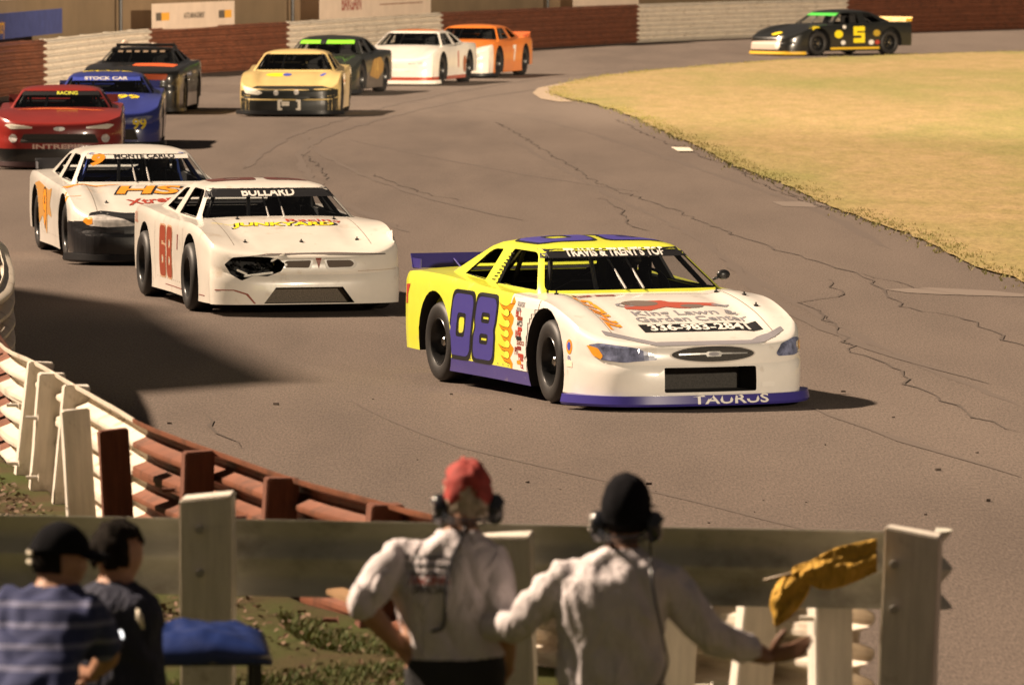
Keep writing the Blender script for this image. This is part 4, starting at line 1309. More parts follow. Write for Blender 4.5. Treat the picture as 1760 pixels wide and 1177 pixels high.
# nostril grilles and trim
for s_ in (-1, 1):
    q = round_poly([(s_ * .05, .575), (s_ * .34, .572), (s_ * .40, .52), (s_ * .36, .465), (s_ * .08, .46)], .03, 3)
    q2 = round_poly([(s_ * .075, .555), (s_ * .325, .553), (s_ * .365, .52), (s_ * .335, .485), (s_ * .10, .48)], .02, 3)
    if s_ < 0: q = q[::-1]; q2 = q2[::-1]
    D.shape('front', .10, 0, [q], flat('nose_trim', (.62, .58, .52), .3), .006); D.shape('front', .10, 0, [q2], flat('nostril', (.13, .10, .08), .8), .009)
D.shape('front', .10, 0, [[(-.03, .575), (.03, .575), (.0, .47)]], OXRED, .006)
D.shape('front', .0, 0, [round_poly([(-.80, .555), (-.55, .60), (0, .612), (.5, .60), (.80, .60), (.80, .612), (.3, .625), (-.4, .62), (-.70, .59)], .005, 1)], flat('seam_grey', (.12, .10, .09), .6), .004)
D.shape('front', 0, 0, [[(.50, .44), (.92, .455), (.92, .462), (.50, .447)]], flat('seam_light', (.55, .45, .36)), .003)
D.shape('front', 0, 0, [round_poly([(-.93, .27), (-.75, .27), (-.62, .23), (-.54, .13), (-.56, .13), (-.64, .22), (-.76, .26), (-.93, .26)], .005, 2)], OXRED, .003)
D.shape('right', 1.0, .19, [rrect(-1.2, -.004, 1.0, .004, .001, 1)], DARKRED, .003)
D.build('painted_lettering', car68)
mb = MB(); mb.box((2.33, 0, .21), (.01, .92, .2)); mb.build('grille', mat('grille_mesh_tan', (.16, .13, .10), .8, var=.5, scale=90), car68)
mb = MB()      # torn plastic and lamp innards in the broken corner
rr = random.Random(8)
for k in range(14):
    y = rr.uniform(-.74, -.30); z = rr.uniform(.42, .55)
    mb.box((rr.uniform(2.12, 2.30), y, z), (rr.uniform(.02, .12), rr.uniform(.03, .10), rr.uniform(.008, .03)), Matrix.Rotation(rr.uniform(-1, 1), 3, 'X') @ Matrix.Rotation(rr.uniform(-.6, .6), 3, 'Z'), bev=.003)
mb.build('broken_headlight', M['rim'], car68)
mb = MB(); mb.box((2.40, -.50, .418), (.02, .30, .022), Matrix.Rotation(R(6), 3, 'X'), bev=.006); mb.box((2.42, -.31, .585), (.03, .16, .02), Matrix.Rotation(R(28), 3, 'X'), bev=.006)
mb.box((2.36, -.66, .44), (.02, .12, .02), Matrix.Rotation(R(-24), 3, 'X'), bev=.005); mb.build('torn_trim', pw, car68)
hood_pins(car68, V, [(1.95, -.55), (1.97, .02), (1.93, .60), (1.0, -.45), (1.0, .55)])
# folded fender tip on the left front
mb = MB(); mb.add([(1.92, .90, .80), (2.08, .93, .83), (2.28, .90, .60), (2.2, .84, .66)], [(0, 1, 2, 3)]); mb.build('bent_fender_edge', pw, car68)

# ---- 9: white with black nose and orange script
p9 = paint('paint_white_black_nose', (.80, .76, .69), [('z', '<', .47, (.016, .016, .018)), ('x', '<', 1.72, (.80, .76, .69))])
op9 = MB(); op9.prism([(-.16, .20), (.62, .20), (.62, .40), (-.06, .40)], 2.30, 3.0, 'x', m=1)
car9, D, V = make_car('race_car', 'white stock car with orange number 9 and black nose, left behind car 68', 'race car', -4.46, 77.4, 11.0, 'sleek', p9, spoiler=flat('spoiler_grey', (.12, .12, .13)), spl=M['black'], detail=2,
                      cage=flat('cage_blue', (.05, .10, .42), .35), key='sleek9', extra=[op9])
# black fascia wraps the nose
D.shape('front', 0, 0, [round_poly([(-1.1, .10), (1.1, .10), (1.1, .50), (.92, .56), (.66, .61), (.40, .585), (-.40, .585), (-.66, .61), (-.80, .59), (-.86, .50), (-1.1, .49)], .03, 3)], flat('nose_black', (.016, .016, .018), .35), .0025)
D.shape('right', 2.0, .30, [rrect(-.22, -.19, .5, .19, .005, 1)], flat('nose_black', (.016, .016, .018), .35), .0025)
D.shape('front', 0, 0, [round_poly([(-.20, .18), (.70, .18), (.70, .42), (-.08, .42)], .03, 3), round_poly([(-.15, .205), (.66, .205), (.66, .395), (-.05, .395)], .02, 3)], flat('trim_tan', (.42, .36, .30)), .005)
D.text('top', 1.28, .18, 'HSC', .56, BLACK, .003, xs=1.15, bold=.06, shear=.25)
D.text('top', 1.27, .17, 'HSC', .54, ORANGE, .006, xs=1.15, bold=.03, shear=.25)
D.text('top', 1.72, .0, 'Xtrem', .27, flat('script_red', (.38, .05, .03)), .005, xs=.9, bold=.03, rot=14, shear=.2)
D.shape('top', 1.05, -.55, [round_poly([(-.42, -.14), (-.28, -.02), (.10, .05), (.35, .12), (.05, .10), (-.30, .06), (-.44, .02)], .02, 3)], ORANGE, .004, rot=8)
D.shape('right', 1.45, .68, [round_poly([(-.06, .20), (.25, .20), (.22, .10), (.12, -.04), (.08, -.20), (.03, -.02)], .02, 3)], ORANGE, .004)
D.shape('right', -.3, .50, [round_poly([(-1.0, .30), (-.6, .34), (.2, .26), (.5, .30), (.3, .10), (.5, -.05), (.1, -.02), (.0, -.28), (-.3, -.05), (-.7, -.20), (-.6, .05)], .05, 3)], flat('flame_brown', (.50, .26, .07)), .003)
D.text('right', -.4, .52, '9', .62, BLACK, .004, bold=.05); D.text('right', -.4, .52, '9', .60, ORANGE, .006, bold=.02)
D.shape('front', 0, 1.165, [[(-.62, -.024), (.62, -.024), (.60, .022), (-.60, .022)]], flat('band_white', (.78, .74, .68)), .003)
D.text('front', .08, 1.164, 'MONTE CARLO', .062, BLACK, .006, xs=1.65, bold=.03)
D.text('front', -.52, 1.12, '9', .17, ORANGE, .008, xs=1.8, bold=.05, shear=.4)
D.build('painted_lettering', car9)
lens(car9, D, round_poly([(-.88, .50), (-.82, .555), (-.66, .57), (-.42, .52), (-.30, .465), (-.34, .45), (-.62, .435), (-.82, .45)], .02, 3), 'front', 0, 0, M['lamp_clear'], amber=round_poly([(-.88, .50), (-.84, .545), (-.78, .54), (-.78, .47), (-.83, .455)], .01, 2))
lens(car9, D, round_poly([(.88, .50), (.82, .555), (.66, .57), (.42, .52), (.30, .465), (.34, .45), (.62, .435), (.82, .45)][::-1], .02, 3), 'front', 0, 0, M['lamp_clear'])
dec_bvh = D.bvh; hood_pins(car9, V, [(1.75, -.55), (1.75, .5)])

def far_lamps(root, D, m, z=.52, y0=.42, y1=.86, h=.05):
    for s_ in (-1, 1):
        q = [(s_ * y1, z + h * .7), (s_ * (y1 - .1), z + h), (s_ * y0, z + h * .1), (s_ * y0, z - h * .4), (s_ * (y1 - .1), z - h * .6)]
        if s_ < 0: q = q[::-1]
        lens(root, D, round_poly(q, .02, 2), 'front', 0, 0, m)
def far_grille(root, D, m, z0=.16, z1=.34, w=.6, name='grille'):
    d = Decals(D.bvh); d.shape('front', 0, 0, [round_poly([(-w, z0), (w, z0), (w * .9, z1), (-w * .9, z1)], .02, 2)], m, .004); d.build_one(name, root)
def spots(root, D, pts, r=.045, m=None):
    for y, z in pts:
        d = Decals(D.bvh); d.shape('front', y, z, [ell(0, 0, r, r, 16)], m or M['lamp_clear'], .01); d.build_one('driving_light', root)

# ---- red car at the left edge
pr = paint('paint_red', (.30, .028, .022), [('z', '<', .33, (.012, .012, .012)), ('x', '<', 1.7, (.30, .028, .022))])
red, D, V = make_car('race_car', 'dark red stock car cut by the left edge of the view', 'race car', -7.22, 105.4, 3, 'tall', pr, spl=flat('dam_dark', (.05, .02, .02)), spoiler=flat('spoiler_red', (.2, .03, .02)))
far_lamps(red, D, flat('lamp_bright', (.9, .85, .72), .15), z=.665); far_grille(red, D, M['mesh_grille'], .42, .56, .62)  # near-white lens colour stands in for glints of light on the headlights
D.text('front', 0, .36, 'INTREPID', .10, flat('decal_pink', (.8, .55, .45)), .008, xs=2.0, bold=.03)
D.shape('front', 0, 1.14, [[(-.62, -.03), (.62, -.03), (.6, .03), (-.6, .03)]], BLACK, .003); D.text('front', .1, 1.14, 'RACING', .07, LIME, .006, xs=1.3)
D.shape('top', 1.3, 0, [round_poly([(-.75, .05), (-.3, .25), (.1, .22), (.6, .0), (.72, -.12), (.3, .05), (-.2, .12)], .03, 3)], flat('decal_flame_red', (.75, .16, .04)), .004)
D.shape('front', 0, .64, [ell(0, 0, .09, .035)], M['chrome'], .005)
D.build('painted_lettering', red)
spots(red, D, [(-.72, .49), (.72, .49)], .065)
# ---- blue car 99
pb = paint('paint_blue', (.035, .05, .26))
blu, D, V = make_car('race_car', 'blue stock car with a yellow number, behind the dark red car', 'race car', -7.05, 114.4, 2, 'boxy', pb, spl=M['black'], spoiler=flat('spoiler_blue', (.04, .05, .2)))
D.shape('front', -.02, 1.15, [[(-.62, -.035), (.62, -.035), (.6, .035), (-.6, .035)]], BLUE, .003); D.text('front', 0, 1.15, 'STOCK CAR', .075, WHITE, .006, xs=1.8, bold=.03)
D.text('top', -.2, 0, 'BLUE', .3, YELLOW, .004, xs=1.3, bold=.03)
D.text('front', .62, .42, '99', .24, YELLOW, .006, bold=.03)
D.text('top', 1.3, .4, '99', .4, YELLOW, .006, bold=.03)
D.build('painted_lettering', blu); far_lamps(blu, D, M['lamp']); far_grille(blu, D, M['mesh_grille'])
# ---- black truck with bare cage roof
pk = paint('paint_black_truck', (.018, .018, .018))
trk, D, V = make_car('race_truck', 'black racing truck with an open cage roof and an orange hood patch', 'race truck', -7.50, 133.8, -3, 'truck', pk, spl=M['black'], spoiler=None)
D.shape('top', 1.45, .38, [round_poly([(-.42, -.30), (.42, -.34), (.46, .28), (.1, .34), (-.40, .22)], .08, 3)], flat('hood_orange', (.75, .13, .03)), .004)
D.shape('front', .35, .70, [round_poly([(-.30, .10), (.40, .10), (.36, -.02), (-.1, .0)], .03, 3)], flat('hood_orange', (.75, .13, .03)), .004)
D.shape('front', .1, .30, [rrect(-.55, -.08, .55, .06, .02, 2)], flat('dark_olive', (.06, .05, .03)), .004)
for k in range(6): D.shape('front', -.42 + .17 * k, 1.215, [rrect(-.05, -.02, .05, .02, .005, 1)], flat('slot_tan', (.30, .22, .15)), .006)
D.build('painted_lettering', trk)
mb = MB()
for s_ in (-1, 1): mb.tube([(.2, s_ * .60, 1.24), (-.8, s_ * .58, 1.30), (-1.4, s_ * .6, .98)], .03, 8)
mb.tube([(.25, -.60, 1.26), (.25, .60, 1.26)], .03, 8); mb.tube([(-.5, -.6, 1.33), (-.5, .6, 1.33)], .03, 8)
mb.build('roof_cage', M['black'], trk, True, 40)
mb = MB(); mb.tube([(-.7, .15, 1.28), (-.7, .15, 1.37)], .05, 10); mb.ball((-.7, -.45, 1.36), .07); mb.build('roof_light', flat('lamp_cream', (.8, .6, .45)), trk, True)
# ---- cream yellow car with black nose
py_ = paint('paint_cream', (.78, .58, .24), [])
yel, D, V = make_car('race_car', 'cream yellow stock car with black nose, in front of the black car with green banner', 'race car', -4.33, 132.2, -2, 'sleek', py_, spl=M['black'], spoiler=None)
nb = flat('nose_dark', (.02, .022, .02), .35)
D.shape('front', 0, 0, [round_poly([(-1.1, .10), (1.1, .10), (1.1, .50), (.66, .60), (-.66, .60), (-.80, .52), (-1.1, .50)], .03, 3)], nb, .0025)
D.text('front', .02, .25, '[=  ]', .20, flat('nose_white', (.85, .78, .66)), .006, xs=1.3, bold=.06)  # plain pale lettering on the black nose
D.shape('top', 1.3, -.30, [ell(0, 0, .22, .16)], YELLOW, .004); D.shape('top', 1.3, -.1, [ell(0, 0, .09, .12)], BLUE, .005); D.shape('top', 1.3, .62, [ell(0, 0, .06, .12)], BLUE, .005)
D.build('painted_lettering', yel)
lens(yel, D, round_poly([(-.92, .60), (-.62, .53), (-.50, .47), (-.60, .43), (-.86, .46)], .02, 2), 'front', 0, 0, flat('lamp_bright', (.9, .85, .72), .15))
spots(yel, D, [(-.24, .47), (.16, .48)], .05)
# ---- black car with green banner
pg = paint('paint_black_green', (.02, .022, .018), [('abs x', '>', 9, (.3, .3, .3))])
grn, D, V = make_car('race_car', 'black stock car with a green windshield banner, behind the cream yellow car', 'race car', -4.05, 147.2, -10, 'sleek', pg, spl=M['black'], spoiler=None)
D.shape('front', 0, 1.15, [[(-.62, -.045), (.62, -.045), (.6, .04), (-.6, .04)]], flat('decal_lime_green', (.22, .62, .03)), .003); D.shape('front', -.08, 1.15, [rrect(-.07, -.045, .07, .045, .01, 1)], BLACK, .005)
D.shape('left', -.2, .55, [round_poly([(-.8, -.15), (-.3, .2), (.5, .25), (.9, 0), (.2, -.25)], .08, 3)], flat('olive_gold', (.30, .17, .05)), .003)
D.text('left', -.2, .55, '14', .5, flat('gold_num', (.45, .28, .08)), .005)
D.shape('front', .3, .55, [round_poly([(-.2, .05), (.3, .08), (.5, -.02), (.4, -.15), (.1, -.1)], .03, 2)], flat('tan_patch', (.62, .45, .25)), .004)
D.build('painted_lettering', grn); far_grille(grn, D, M['mesh_grille']); far_lamps(grn, D, M['lamp'])
# ---- white car with orange roof edge
pwo = paint('paint_white_orange', (.82, .77, .70), [('z', '>', 1.235, (.75, .20, .03)), ('z', '<', .20, (.40, .06, .03))])
wo, D, V = make_car('race_car', 'white stock car with an orange roof, in front of the orange car', 'race car', -2.28, 155.6, -13, 'boxy', pwo, spl=flat('dam_white', (.75, .7, .62)), spoiler=None)
D.shape('front', -.45, .30, [rrect(-.22, -.03, .22, .03, .02, 2)], nb, .004); D.text('left', -.2, .55, '1', .5, RED, .005, bold=.04)
D.shape('left', -.8, .45, [ell(0, 0, .16, .2)], flat('rust_patch', (.35, .12, .06)), .003)
D.build('painted_lettering', wo); far_lamps(wo, D, M['lamp_clear'])
# ---- orange car
por = paint('paint_orange', (.80, .22, .03), [('x', '>', 1.9, (.82, .74, .65))])
org, D, V = make_car('race_car', 'orange stock car with a white nose, farthest of the bunched cars', 'race car', -.95, 162.6, -14, 'boxy', por, spl=M['black'], spoiler=flat('spoiler_orange', (.5, .12, .03)))
D.shape('front', .1, .42, [rrect(-.7, -.08, .4, .1, .03, 2)], nb, .004)
D.text('left', -.2, .55, '7', .5, WHITE, .005, bold=.05)
D.build('painted_lettering', org); far_lamps(org, D, M['lamp_clear'])
# ---- black and yellow 5 by the infield
p5 = paint('paint_black_five', (.016, .017, .016), [])
fiv, D, V = make_car('race_car', 'black and yellow stock car numbered 5, far off between infield and wall', 'race car', 9.1, 187.0, -52, 'sleek', p5, spl=flat('dam_yellow', (.75, .45, .03)), spoiler=flat('spoiler_gold', (.7, .42, .03)))
D.shape('left', -.15, .58, shear_loops(digit('5', .42, .46, .13), 0), YELLOW, .004)
D.shape('left', .0, .20, [rrect(-1.0, -.03, .9, .03, .005, 1)], flat('gold_stripe', (.8, .5, .03)), .004)
for a, b, rx, m in ((.62, .60, .16, YELLOW), (-.80, .62, .13, flat('gold_dull', (.45, .30, .03))), (-.60, .36, .10, WHITE), (-.82, .36, .09, RED), (.45, .36, .09, WHITE), (1.45, .74, .14, YELLOW), (.4, .8, .07, WHITE)):
    D.shape('left', a, b, [ell(0, 0, rx, rx * .7)], m, .004)
D.shape('front', -.05, .62, [ell(0, 0, .16, .045)], YELLOW, .004)
D.shape('front', -.15, .30, [round_poly([(-.6, -.12), (.7, -.12), (.7, .14), (-.55, .10)], .03, 2)], flat('nose_pale', (.62, .50, .42)), .004)
D.shape('front', 0, 1.15, [[(-.62, -.04), (.62, -.04), (.6, .04), (-.6, .04)]], GREEN, .004)
D.shape('left', -1.9, 1.0, [rrect(-.2, -.04, .2, .04, .01, 1)], WHITE, .004)
D.build('painted_lettering', fiv); spots(fiv, D, [(.52, .47), (.50, .30)], .09, flat('lamp_ivory', (.95, .9, .8), .1))  # near-white lens discs on the nose

# ------------------------------------------------------------------ people
def cloth_mat(name, c, var=.12, bump=.35, sc=14, **k): return mat(name, c, .85, var=var, scale=sc, bump=bump, bscale=120, **k)
M['skin'] = mat('skin', (.40, .21, .13), .55, var=.12, scale=20)
M['skin2'] = mat('skin_dark', (.22, .11, .065), .55, var=.12, scale=20)
def crumple(m, sc=8.0, dist=.05, st=1.0):
    N, L = nodes_of(m); b = N['Principled BSDF']; tc = N.new('ShaderNodeTexCoord'); mp = N.new('ShaderNodeMapping'); mp.inputs['Scale'].default_value = (1, 1, .42)
    nz = N.new('ShaderNodeTexNoise'); nz.inputs['Scale'].default_value = sc; nz.inputs['Detail'].default_value = 3; nz.inputs['Distortion'].default_value = 1.2
    L.new(tc.outputs['Object'], mp.inputs[0]); L.new(mp.outputs[0], nz.inputs['Vector'])
    bp = N.new('ShaderNodeBump'); bp.inputs['Strength'].default_value = st; bp.inputs['Distance'].default_value = dist
    L.new(nz.outputs['Fac'], bp.inputs['Height'])
    if b.inputs['Normal'].links: L.new(b.inputs['Normal'].links[0].from_socket, bp.inputs['Normal'])
    L.new(bp.outputs[0], b.inputs['Normal'])
M['shirt'] = cloth_mat('white_shirt_cloth', (.66, .61, .62)); crumple(M['shirt'], 10, .038)
M['trouser'] = cloth_mat('dark_trouser_cloth', (.018, .018, .02))
M['capred'] = mat('red_cap_cloth', (.38, .05, .04), .8, var=.45, scale=22, dirt=((.12, .03, .03), .56, .66, 18))
M['capblack'] = mat('black_cap_cloth', (.008, .008, .010), .95, spec=.1, var=.3, scale=20)
M['hairgrey'] = mat('grey_hair', (.46, .38, .28), .8, var=.4, scale=45, streak=(1, 1, .3))
M['hairdark'] = mat('dark_hair', (.014, .011, .009), .95, spec=.1, var=.4, scale=45, streak=(1, 1, .3))
M['plastic'] = mat('headset_plastic', (.015, .017, .022), .25, coat=.5)
M['polo'] = mat('blue_striped_polo', (.025, .035, .11), .85, var=.1, scale=8)
M['jacket'] = cloth_mat('navy_jacket', (.014, .017, .04)); crumple(M['jacket'], 11, .05)
M['reflect'] = mat('reflective_patch', (.85, .78, .62), .4)
M['screen'] = mat('lit_screen', (.8, .8, .8), .4, emit=((1, .97, .95), 1.1))
# stripes on the polo
def stripe(m, c2, n=16.0):
    N, L = nodes_of(m); b = N['Principled BSDF']
    tc = N.new('ShaderNodeTexCoord'); sx = N.new('ShaderNodeSeparateXYZ'); L.new(tc.outputs['Object'], sx.inputs[0])
    mu = N.new('ShaderNodeMath'); mu.operation = 'MULTIPLY'; mu.inputs[1].default_value = n; L.new(sx.outputs['Z'], mu.inputs[0])
    fr = N.new('ShaderNodeMath'); fr.operation = 'FRACT'; L.new(mu.outputs[0], fr.inputs[0])
    gt = N.new('ShaderNodeMath'); gt.operation = 'GREATER_THAN'; gt.inputs[1].default_value = .72; L.new(fr.outputs[0], gt.inputs[0])
    src = b.inputs['Base Color'].links[0].from_socket
    mx = N.new('ShaderNodeMix'); mx.data_type = 'RGBA'; L.new(gt.outputs[0], mx.inputs['Factor']); L.new(src, mx.inputs['A']); mx.inputs['B'].default_value = (*c2, 1)
    L.new(mx.outputs['Result'], b.inputs['Base Color'])
stripe(M['polo'], (.14, .15, .25), 15)

def loft(mb, rings, n=28, m=0, sup=2.3):
    """rings: (centre, rx, ry, yaw) horizontal super-ellipses"""
    vs, fs = [], []
    for c, rx, ry, yaw in rings:
        for k in range(n):
            a = 2 * math.pi * k / n; ca, sa = math.cos(a), math.sin(a)
            p = Vector((math.copysign(abs(ca) ** (2 / sup), ca) * rx, math.copysign(abs(sa) ** (2 / sup), sa) * ry, 0))
            p.rotate(Matrix.Rotation(yaw, 3, 'Z'))
            vs.append(Vector(c) + p)
    for i in range(len(rings) - 1):
        for k in range(n):
            k2 = (k + 1) % n
            fs.append((i * n + k, i * n + k2, (i + 1) * n + k2, (i + 1) * n + k))
    fs.append(tuple(range(n))[::-1]); fs.append(tuple((len(rings) - 1) * n + k for k in range(n)))
    mb.add(vs, fs, m)

def head_mesh(mb, c, yaw, pitch=0, s=1.0):
    """face towards local +y before the turn"""
    seg, rg = 32, 24; vs, fs = [], []
    Rm = Matrix.Rotation(yaw, 3, 'Z') @ Matrix.Rotation(pitch, 3, 'X')
    for i in range(rg + 1):
        th = math.pi * i / rg
        for k in range(seg):
            ph = 2 * math.pi * k / seg
            x, y, z = math.sin(th) * math.cos(ph), math.sin(th) * math.sin(ph), math.cos(th)
            X, Y, Z = x * .076, y * .096, z * .118
            if z < 0:
                X *= 1 - .28 * (-z) ** 1.3; Y *= (1 - .12 * (-z)) if y > 0 else (1 - .30 * (-z))
                if y > 0: Y += .012 * (-z)
            if y > .5:
                g = lambda a, b, sa, sb: math.exp(-((x - a) / sa) ** 2 - ((z - b) / sb) ** 2)
                Y += .026 * g(0, -.18, .13, .13) + .012 * g(0, 0.02, .10, .14)       # nose
                Y -= .012 * (g(.36, .06, .17, .11) + g(-.36, .06, .17, .11))          # eye sockets
                Y += .006 * (g(.36, .22, .25, .07) + g(-.36, .22, .25, .07))          # brows
                Y += .007 * g(0, -.47, .22, .05) + .006 * g(0, -.57, .2, .05) - .004 * g(0, -.52, .25, .02)  # lips
                Y += .008 * g(0, -.82, .25, .12)                                      # chin
            vs.append(Vector(c) + Rm @ (Vector((X, Y, Z)) * s))
    for i in range(rg):
        for k in range(seg):
            k2 = (k + 1) % seg
            fs.append((i * seg + k, (i + 1) * seg + k, (i + 1) * seg + k2, i * seg + k2))
    mb.add(vs, fs)
    for sd in (-1, 1):      # ears
        e = MB(); e.ball((0, 0, 0), (.009, .019, .031), 12, 8)
        mb.add([Vector(c) + Rm @ ((Matrix.Rotation(R(-18 * sd), 3, 'Z') @ v + Vector((sd * .077, -.006, -.008))) * s) for v in e.v], e.f)

def hand_mb(mb, wrist, fdir, pnorm, side, curls=(.25, .3, .35, .4), thumb=.6, spread=.10, s=1.0):
    """palm and five jointed fingers. fdir: towards the fingertips; pnorm: out of the back of the hand; side: +1 if the thumb leaves towards fdir x pnorm"""
    f = Vector(fdir).normalized(); n = Vector(pnorm); n = (n - f * n.dot(f)).normalized(); t = f.cross(n) * side
    w = Vector(wrist)
    P = lambda a, b, c: w + (f * a + t * b + n * c) * s
    # palm
    rings = []
    vs, fs = [], []
    for a, hw, ht in ((-.02, .026, .020), (.01, .028, .018), (.035, .036, .017), (.065, .041, .015), (.088, .040, .013), (.096, .034, .009)):
        for k in range(14):
            an = 2 * math.pi * k / 14; vs.append(P(a, math.cos(an) * hw, math.sin(an) * ht))
    for i in range(5):
        for k in range(14):
            k2 = (k + 1) % 14; fs.append((i * 14 + k, i * 14 + k2, (i + 1) * 14 + k2, (i + 1) * 14 + k))
    fs.append(tuple(range(14))[::-1]); fs.append(tuple(5 * 14 + k for k in range(14)))
    mb.add(vs, fs)
    for j, (off, L, r_) in enumerate(((.030, .074, .0088), (.010, .082, .0092), (-.011, .076, .0088), (-.030, .060, .0076))):
        cu = curls[j]; p = P(.080, off, 0); sp_ = (off / .03) * spread
        d = (f + t * sp_).normalized(); pts = [P(.062, off * .9, 0), p + d * s * .008]; rad = [r_ * s, r_ * 1.05 * s]
        a = 0
        for q, fr in enumerate((.46, .30, .24)):
            a += cu * (1.0 if q else .7)
            dd = d * math.cos(a) - n * math.sin(a)
            pts.append(pts[-1] + dd * L * fr * s); rad.append(r_ * (1.0, .92, .78)[q] * s)
        pts.append(pts[-1] + dd * .006 * s); rad.append(r_ * .4 * s)
        mb.tube(pts, rad, 10)
    d0 = (f * .55 + t * (.5 + thumb) - n * .25).normalized(); p0 = P(.018, .018, -.004)
    p1 = p0 + d0 * .034 * s; d1 = (f * .85 + t * thumb - n * .3).normalized(); p2 = p1 + d1 * .034 * s; p3 = p2 + (d1 + f * .3).normalized() * .026 * s
    mb.tube([p0, p1, p2, p3, p3 + d1 * .005 * s], [.014 * s, .0125 * s, .0105 * s, .0085 * s, .004 * s], 10)

def fold_noise(p, s=1.0): return noise.noise(Vector((p.x * 9 * s, p.y * 9 * s, p.z * 4 * s))) + .5 * noise.noise(Vector((p.x * 22, p.y * 22, p.z * 9)))

def person(name, label, loc, J, sleeves, mats, waist, hands, head, shirt_fold=.012, group=None, voxel=.0125, wide=1.0, rz=0.0, belly=1.0):
    """J: joints in person space (x right, y forward, z up; back to the camera). sleeves: share of the arm clothed (0..2, 1 = elbow)"""
    root = tag(empty(name, loc, rz), label, 'person', group)
    b = MB(); J = {k: Vector(v) for k, v in J.items()}
    pel, ch, nb = J['pelvis'], J['chest'], J['neck']
    yaw = J.get('yaw', Vector((0, 0, 0))).x
    sh = (J['shR'] - J['shL']); yaw = math.atan2(sh.y, sh.x)
    mid = lambda a, c, t: a + (c - a) * t
    rings = [(pel - Vector((0, 0, .12)), .165 * belly, .115, yaw * .4), (pel, .178 * belly, .125 * belly, yaw * .5), (mid(pel, ch, .35), .165 * belly, .118 * belly, yaw * .7), (mid(pel, ch, .7), .178 * wide, .122 * belly, yaw),
             (ch, .198 * wide, .125, yaw), (mid(ch, nb, .45), .195 * wide, .115, yaw), (mid(ch, nb, .72), .150 * wide, .095, yaw), (mid(ch, nb, .92), .085, .070, yaw), (nb + Vector((0, 0, .02)), .056, .056, yaw)]
    loft(b, rings)
    b.tube([nb - Vector((0, 0, .05)), nb + (J['head'] - nb) * .35, J['head'] - Vector((0, 0, .03))], [.062, .056, .052], 16)
    for s_ in 'LR':
        S_, E, W_ = J['sh' + s_], J['el' + s_], J['wr' + s_]
        inn = mid(nb, S_, .45) - Vector((0, 0, .06))
        sl = sleeves[s_]
        k1 = 1.15 if sl > 0 else 1.0; k2 = 1.25 if sl >= 1.5 else 1.0
        b.tube([inn, S_, mid(S_, E, .3), mid(S_, E, .7), E], [.052, .054 * k1, .055 * k1, .052 * k1, .044 * (k1 if sl > .9 else 1)], 16)
        b.tube([E, mid(E, W_, .3), mid(E, W_, .7), mid(E, W_, .93), W_ + (W_ - E).normalized() * .015], [.041 * k2, .043 * k2, .035 * k2, .028 * (k2 if k2 > 1 else 1), .026], 16)
        b.ball(E, .042 * (k1 if sl > .9 else 1), 12, 8)
        H_, K, A = J['hip' + s_], J['kn' + s_], J['an' + s_]
        b.tube([H_ + Vector((0, 0, .06)), H_, mid(H_, K, .5), K], [.10, .098, .085, .065], 16)
        b.tube([K, mid(K, A, .3), mid(K, A, .75), A + Vector((0, 0, -.01))], [.064, .066, .052, .050], 16)
        toe = J.get('toe' + s_, A + Vector((0, .17, -.04)))
        b.tube([A + Vector((0, -.05, -.04)), A + Vector((0, .03, -.03)), toe], [.042, .045, .030], 12)
    hm = MB(); head_mesh(hm, J['head'], head['yaw'], head.get('pitch', 0), head.get('s', 1.0))
    b.add(hm.v, hm.f)
    o = b.build('body', [], None)
    md = o.modifiers.new('r', 'REMESH'); md.mode = 'VOXEL'; md.voxel_size = voxel; md.adaptivity = 0
    md2 = o.modifiers.new('s', 'SMOOTH'); md2.factor = .5; md2.iterations = 4
    dg = bpy.context.evaluated_depsgraph_get(); me = bpy.data.meshes.new_from_object(o.evaluated_get(dg), depsgraph=dg)
    old = o.data; bpy.data.objects.remove(o); bpy.data.meshes.remove(old)
    me.materials.clear()
    for m_ in mats: me.materials.append(m_)          # 0 shirt 1 trousers 2 skin 3 shoes
    def seg(p, a, c):
        d = c - a; t = max(0, min(1, (p - a).dot(d) / d.dot(d))); return (p - (a + d * t)).length, t
    def region(p):
        best = None
        for s_ in 'LR':
            d1, t1 = seg(p, J['sh' + s_], J['el' + s_]); d2, t2 = seg(p, J['el' + s_], J['wr' + s_])
            for d, t in ((d1 - .055, t1), (d2 - .04, t2 + 1)):
                if best is None or d < best[0]: best = (d, t, s_)
        leg = min(seg(p, J['hip' + s_], J['kn' + s_])[0] - .09 for s_ in 'LR')
        dt, tt = seg(p, pel, ch + (nb - ch) * .5); tor = dt - .15
        if best[0] < tor and best[0] < leg and (best[1] > .25):
            return 0 if best[1] <= sleeves[best[2]] else 2
        if p.z > nb.z + .005 and (p.xy - nb.xy).length < .2 and p.z > nb.z + .005: return 2
        if p.z < waist:
            an = min((p - J['anL']).length, (p - J['anR']).length)
            return 3 if p.z < min(J['anL'].z, J['anR'].z) + .03 or an < .09 else 1
        return 0
    reg = [region(v.co) for v in me.vertices]
    for v, r_ in zip(me.vertices, reg):
        if r_ in (0, 1):
            nrm = v.normal.copy(); v.co += nrm * (.008 + shirt_fold * (fold_noise(v.co) * .5 + 1.5 * (.45 - abs(noise.noise(Vector((v.co.x * 13 + v.co.z * 4, v.co.y * 13, v.co.z * 4.5))) * 2.0)) * (1 if r_ == 0 else .4)))
    for p in me.polygons:
        rs = [reg[i] for i in p.vertices]; p.material_index = max(set(rs), key=rs.count)
    # hands, five fingers each, joined into the same body mesh
    hb = MB(); 
    for s_, h in hands.items():
        hand_mb(hb, J['wr' + s_] + (J['wr' + s_] - J['el' + s_]).normalized() * .01, h[0], h[1], h[2], *(h[3:] if len(h) > 3 else ()))
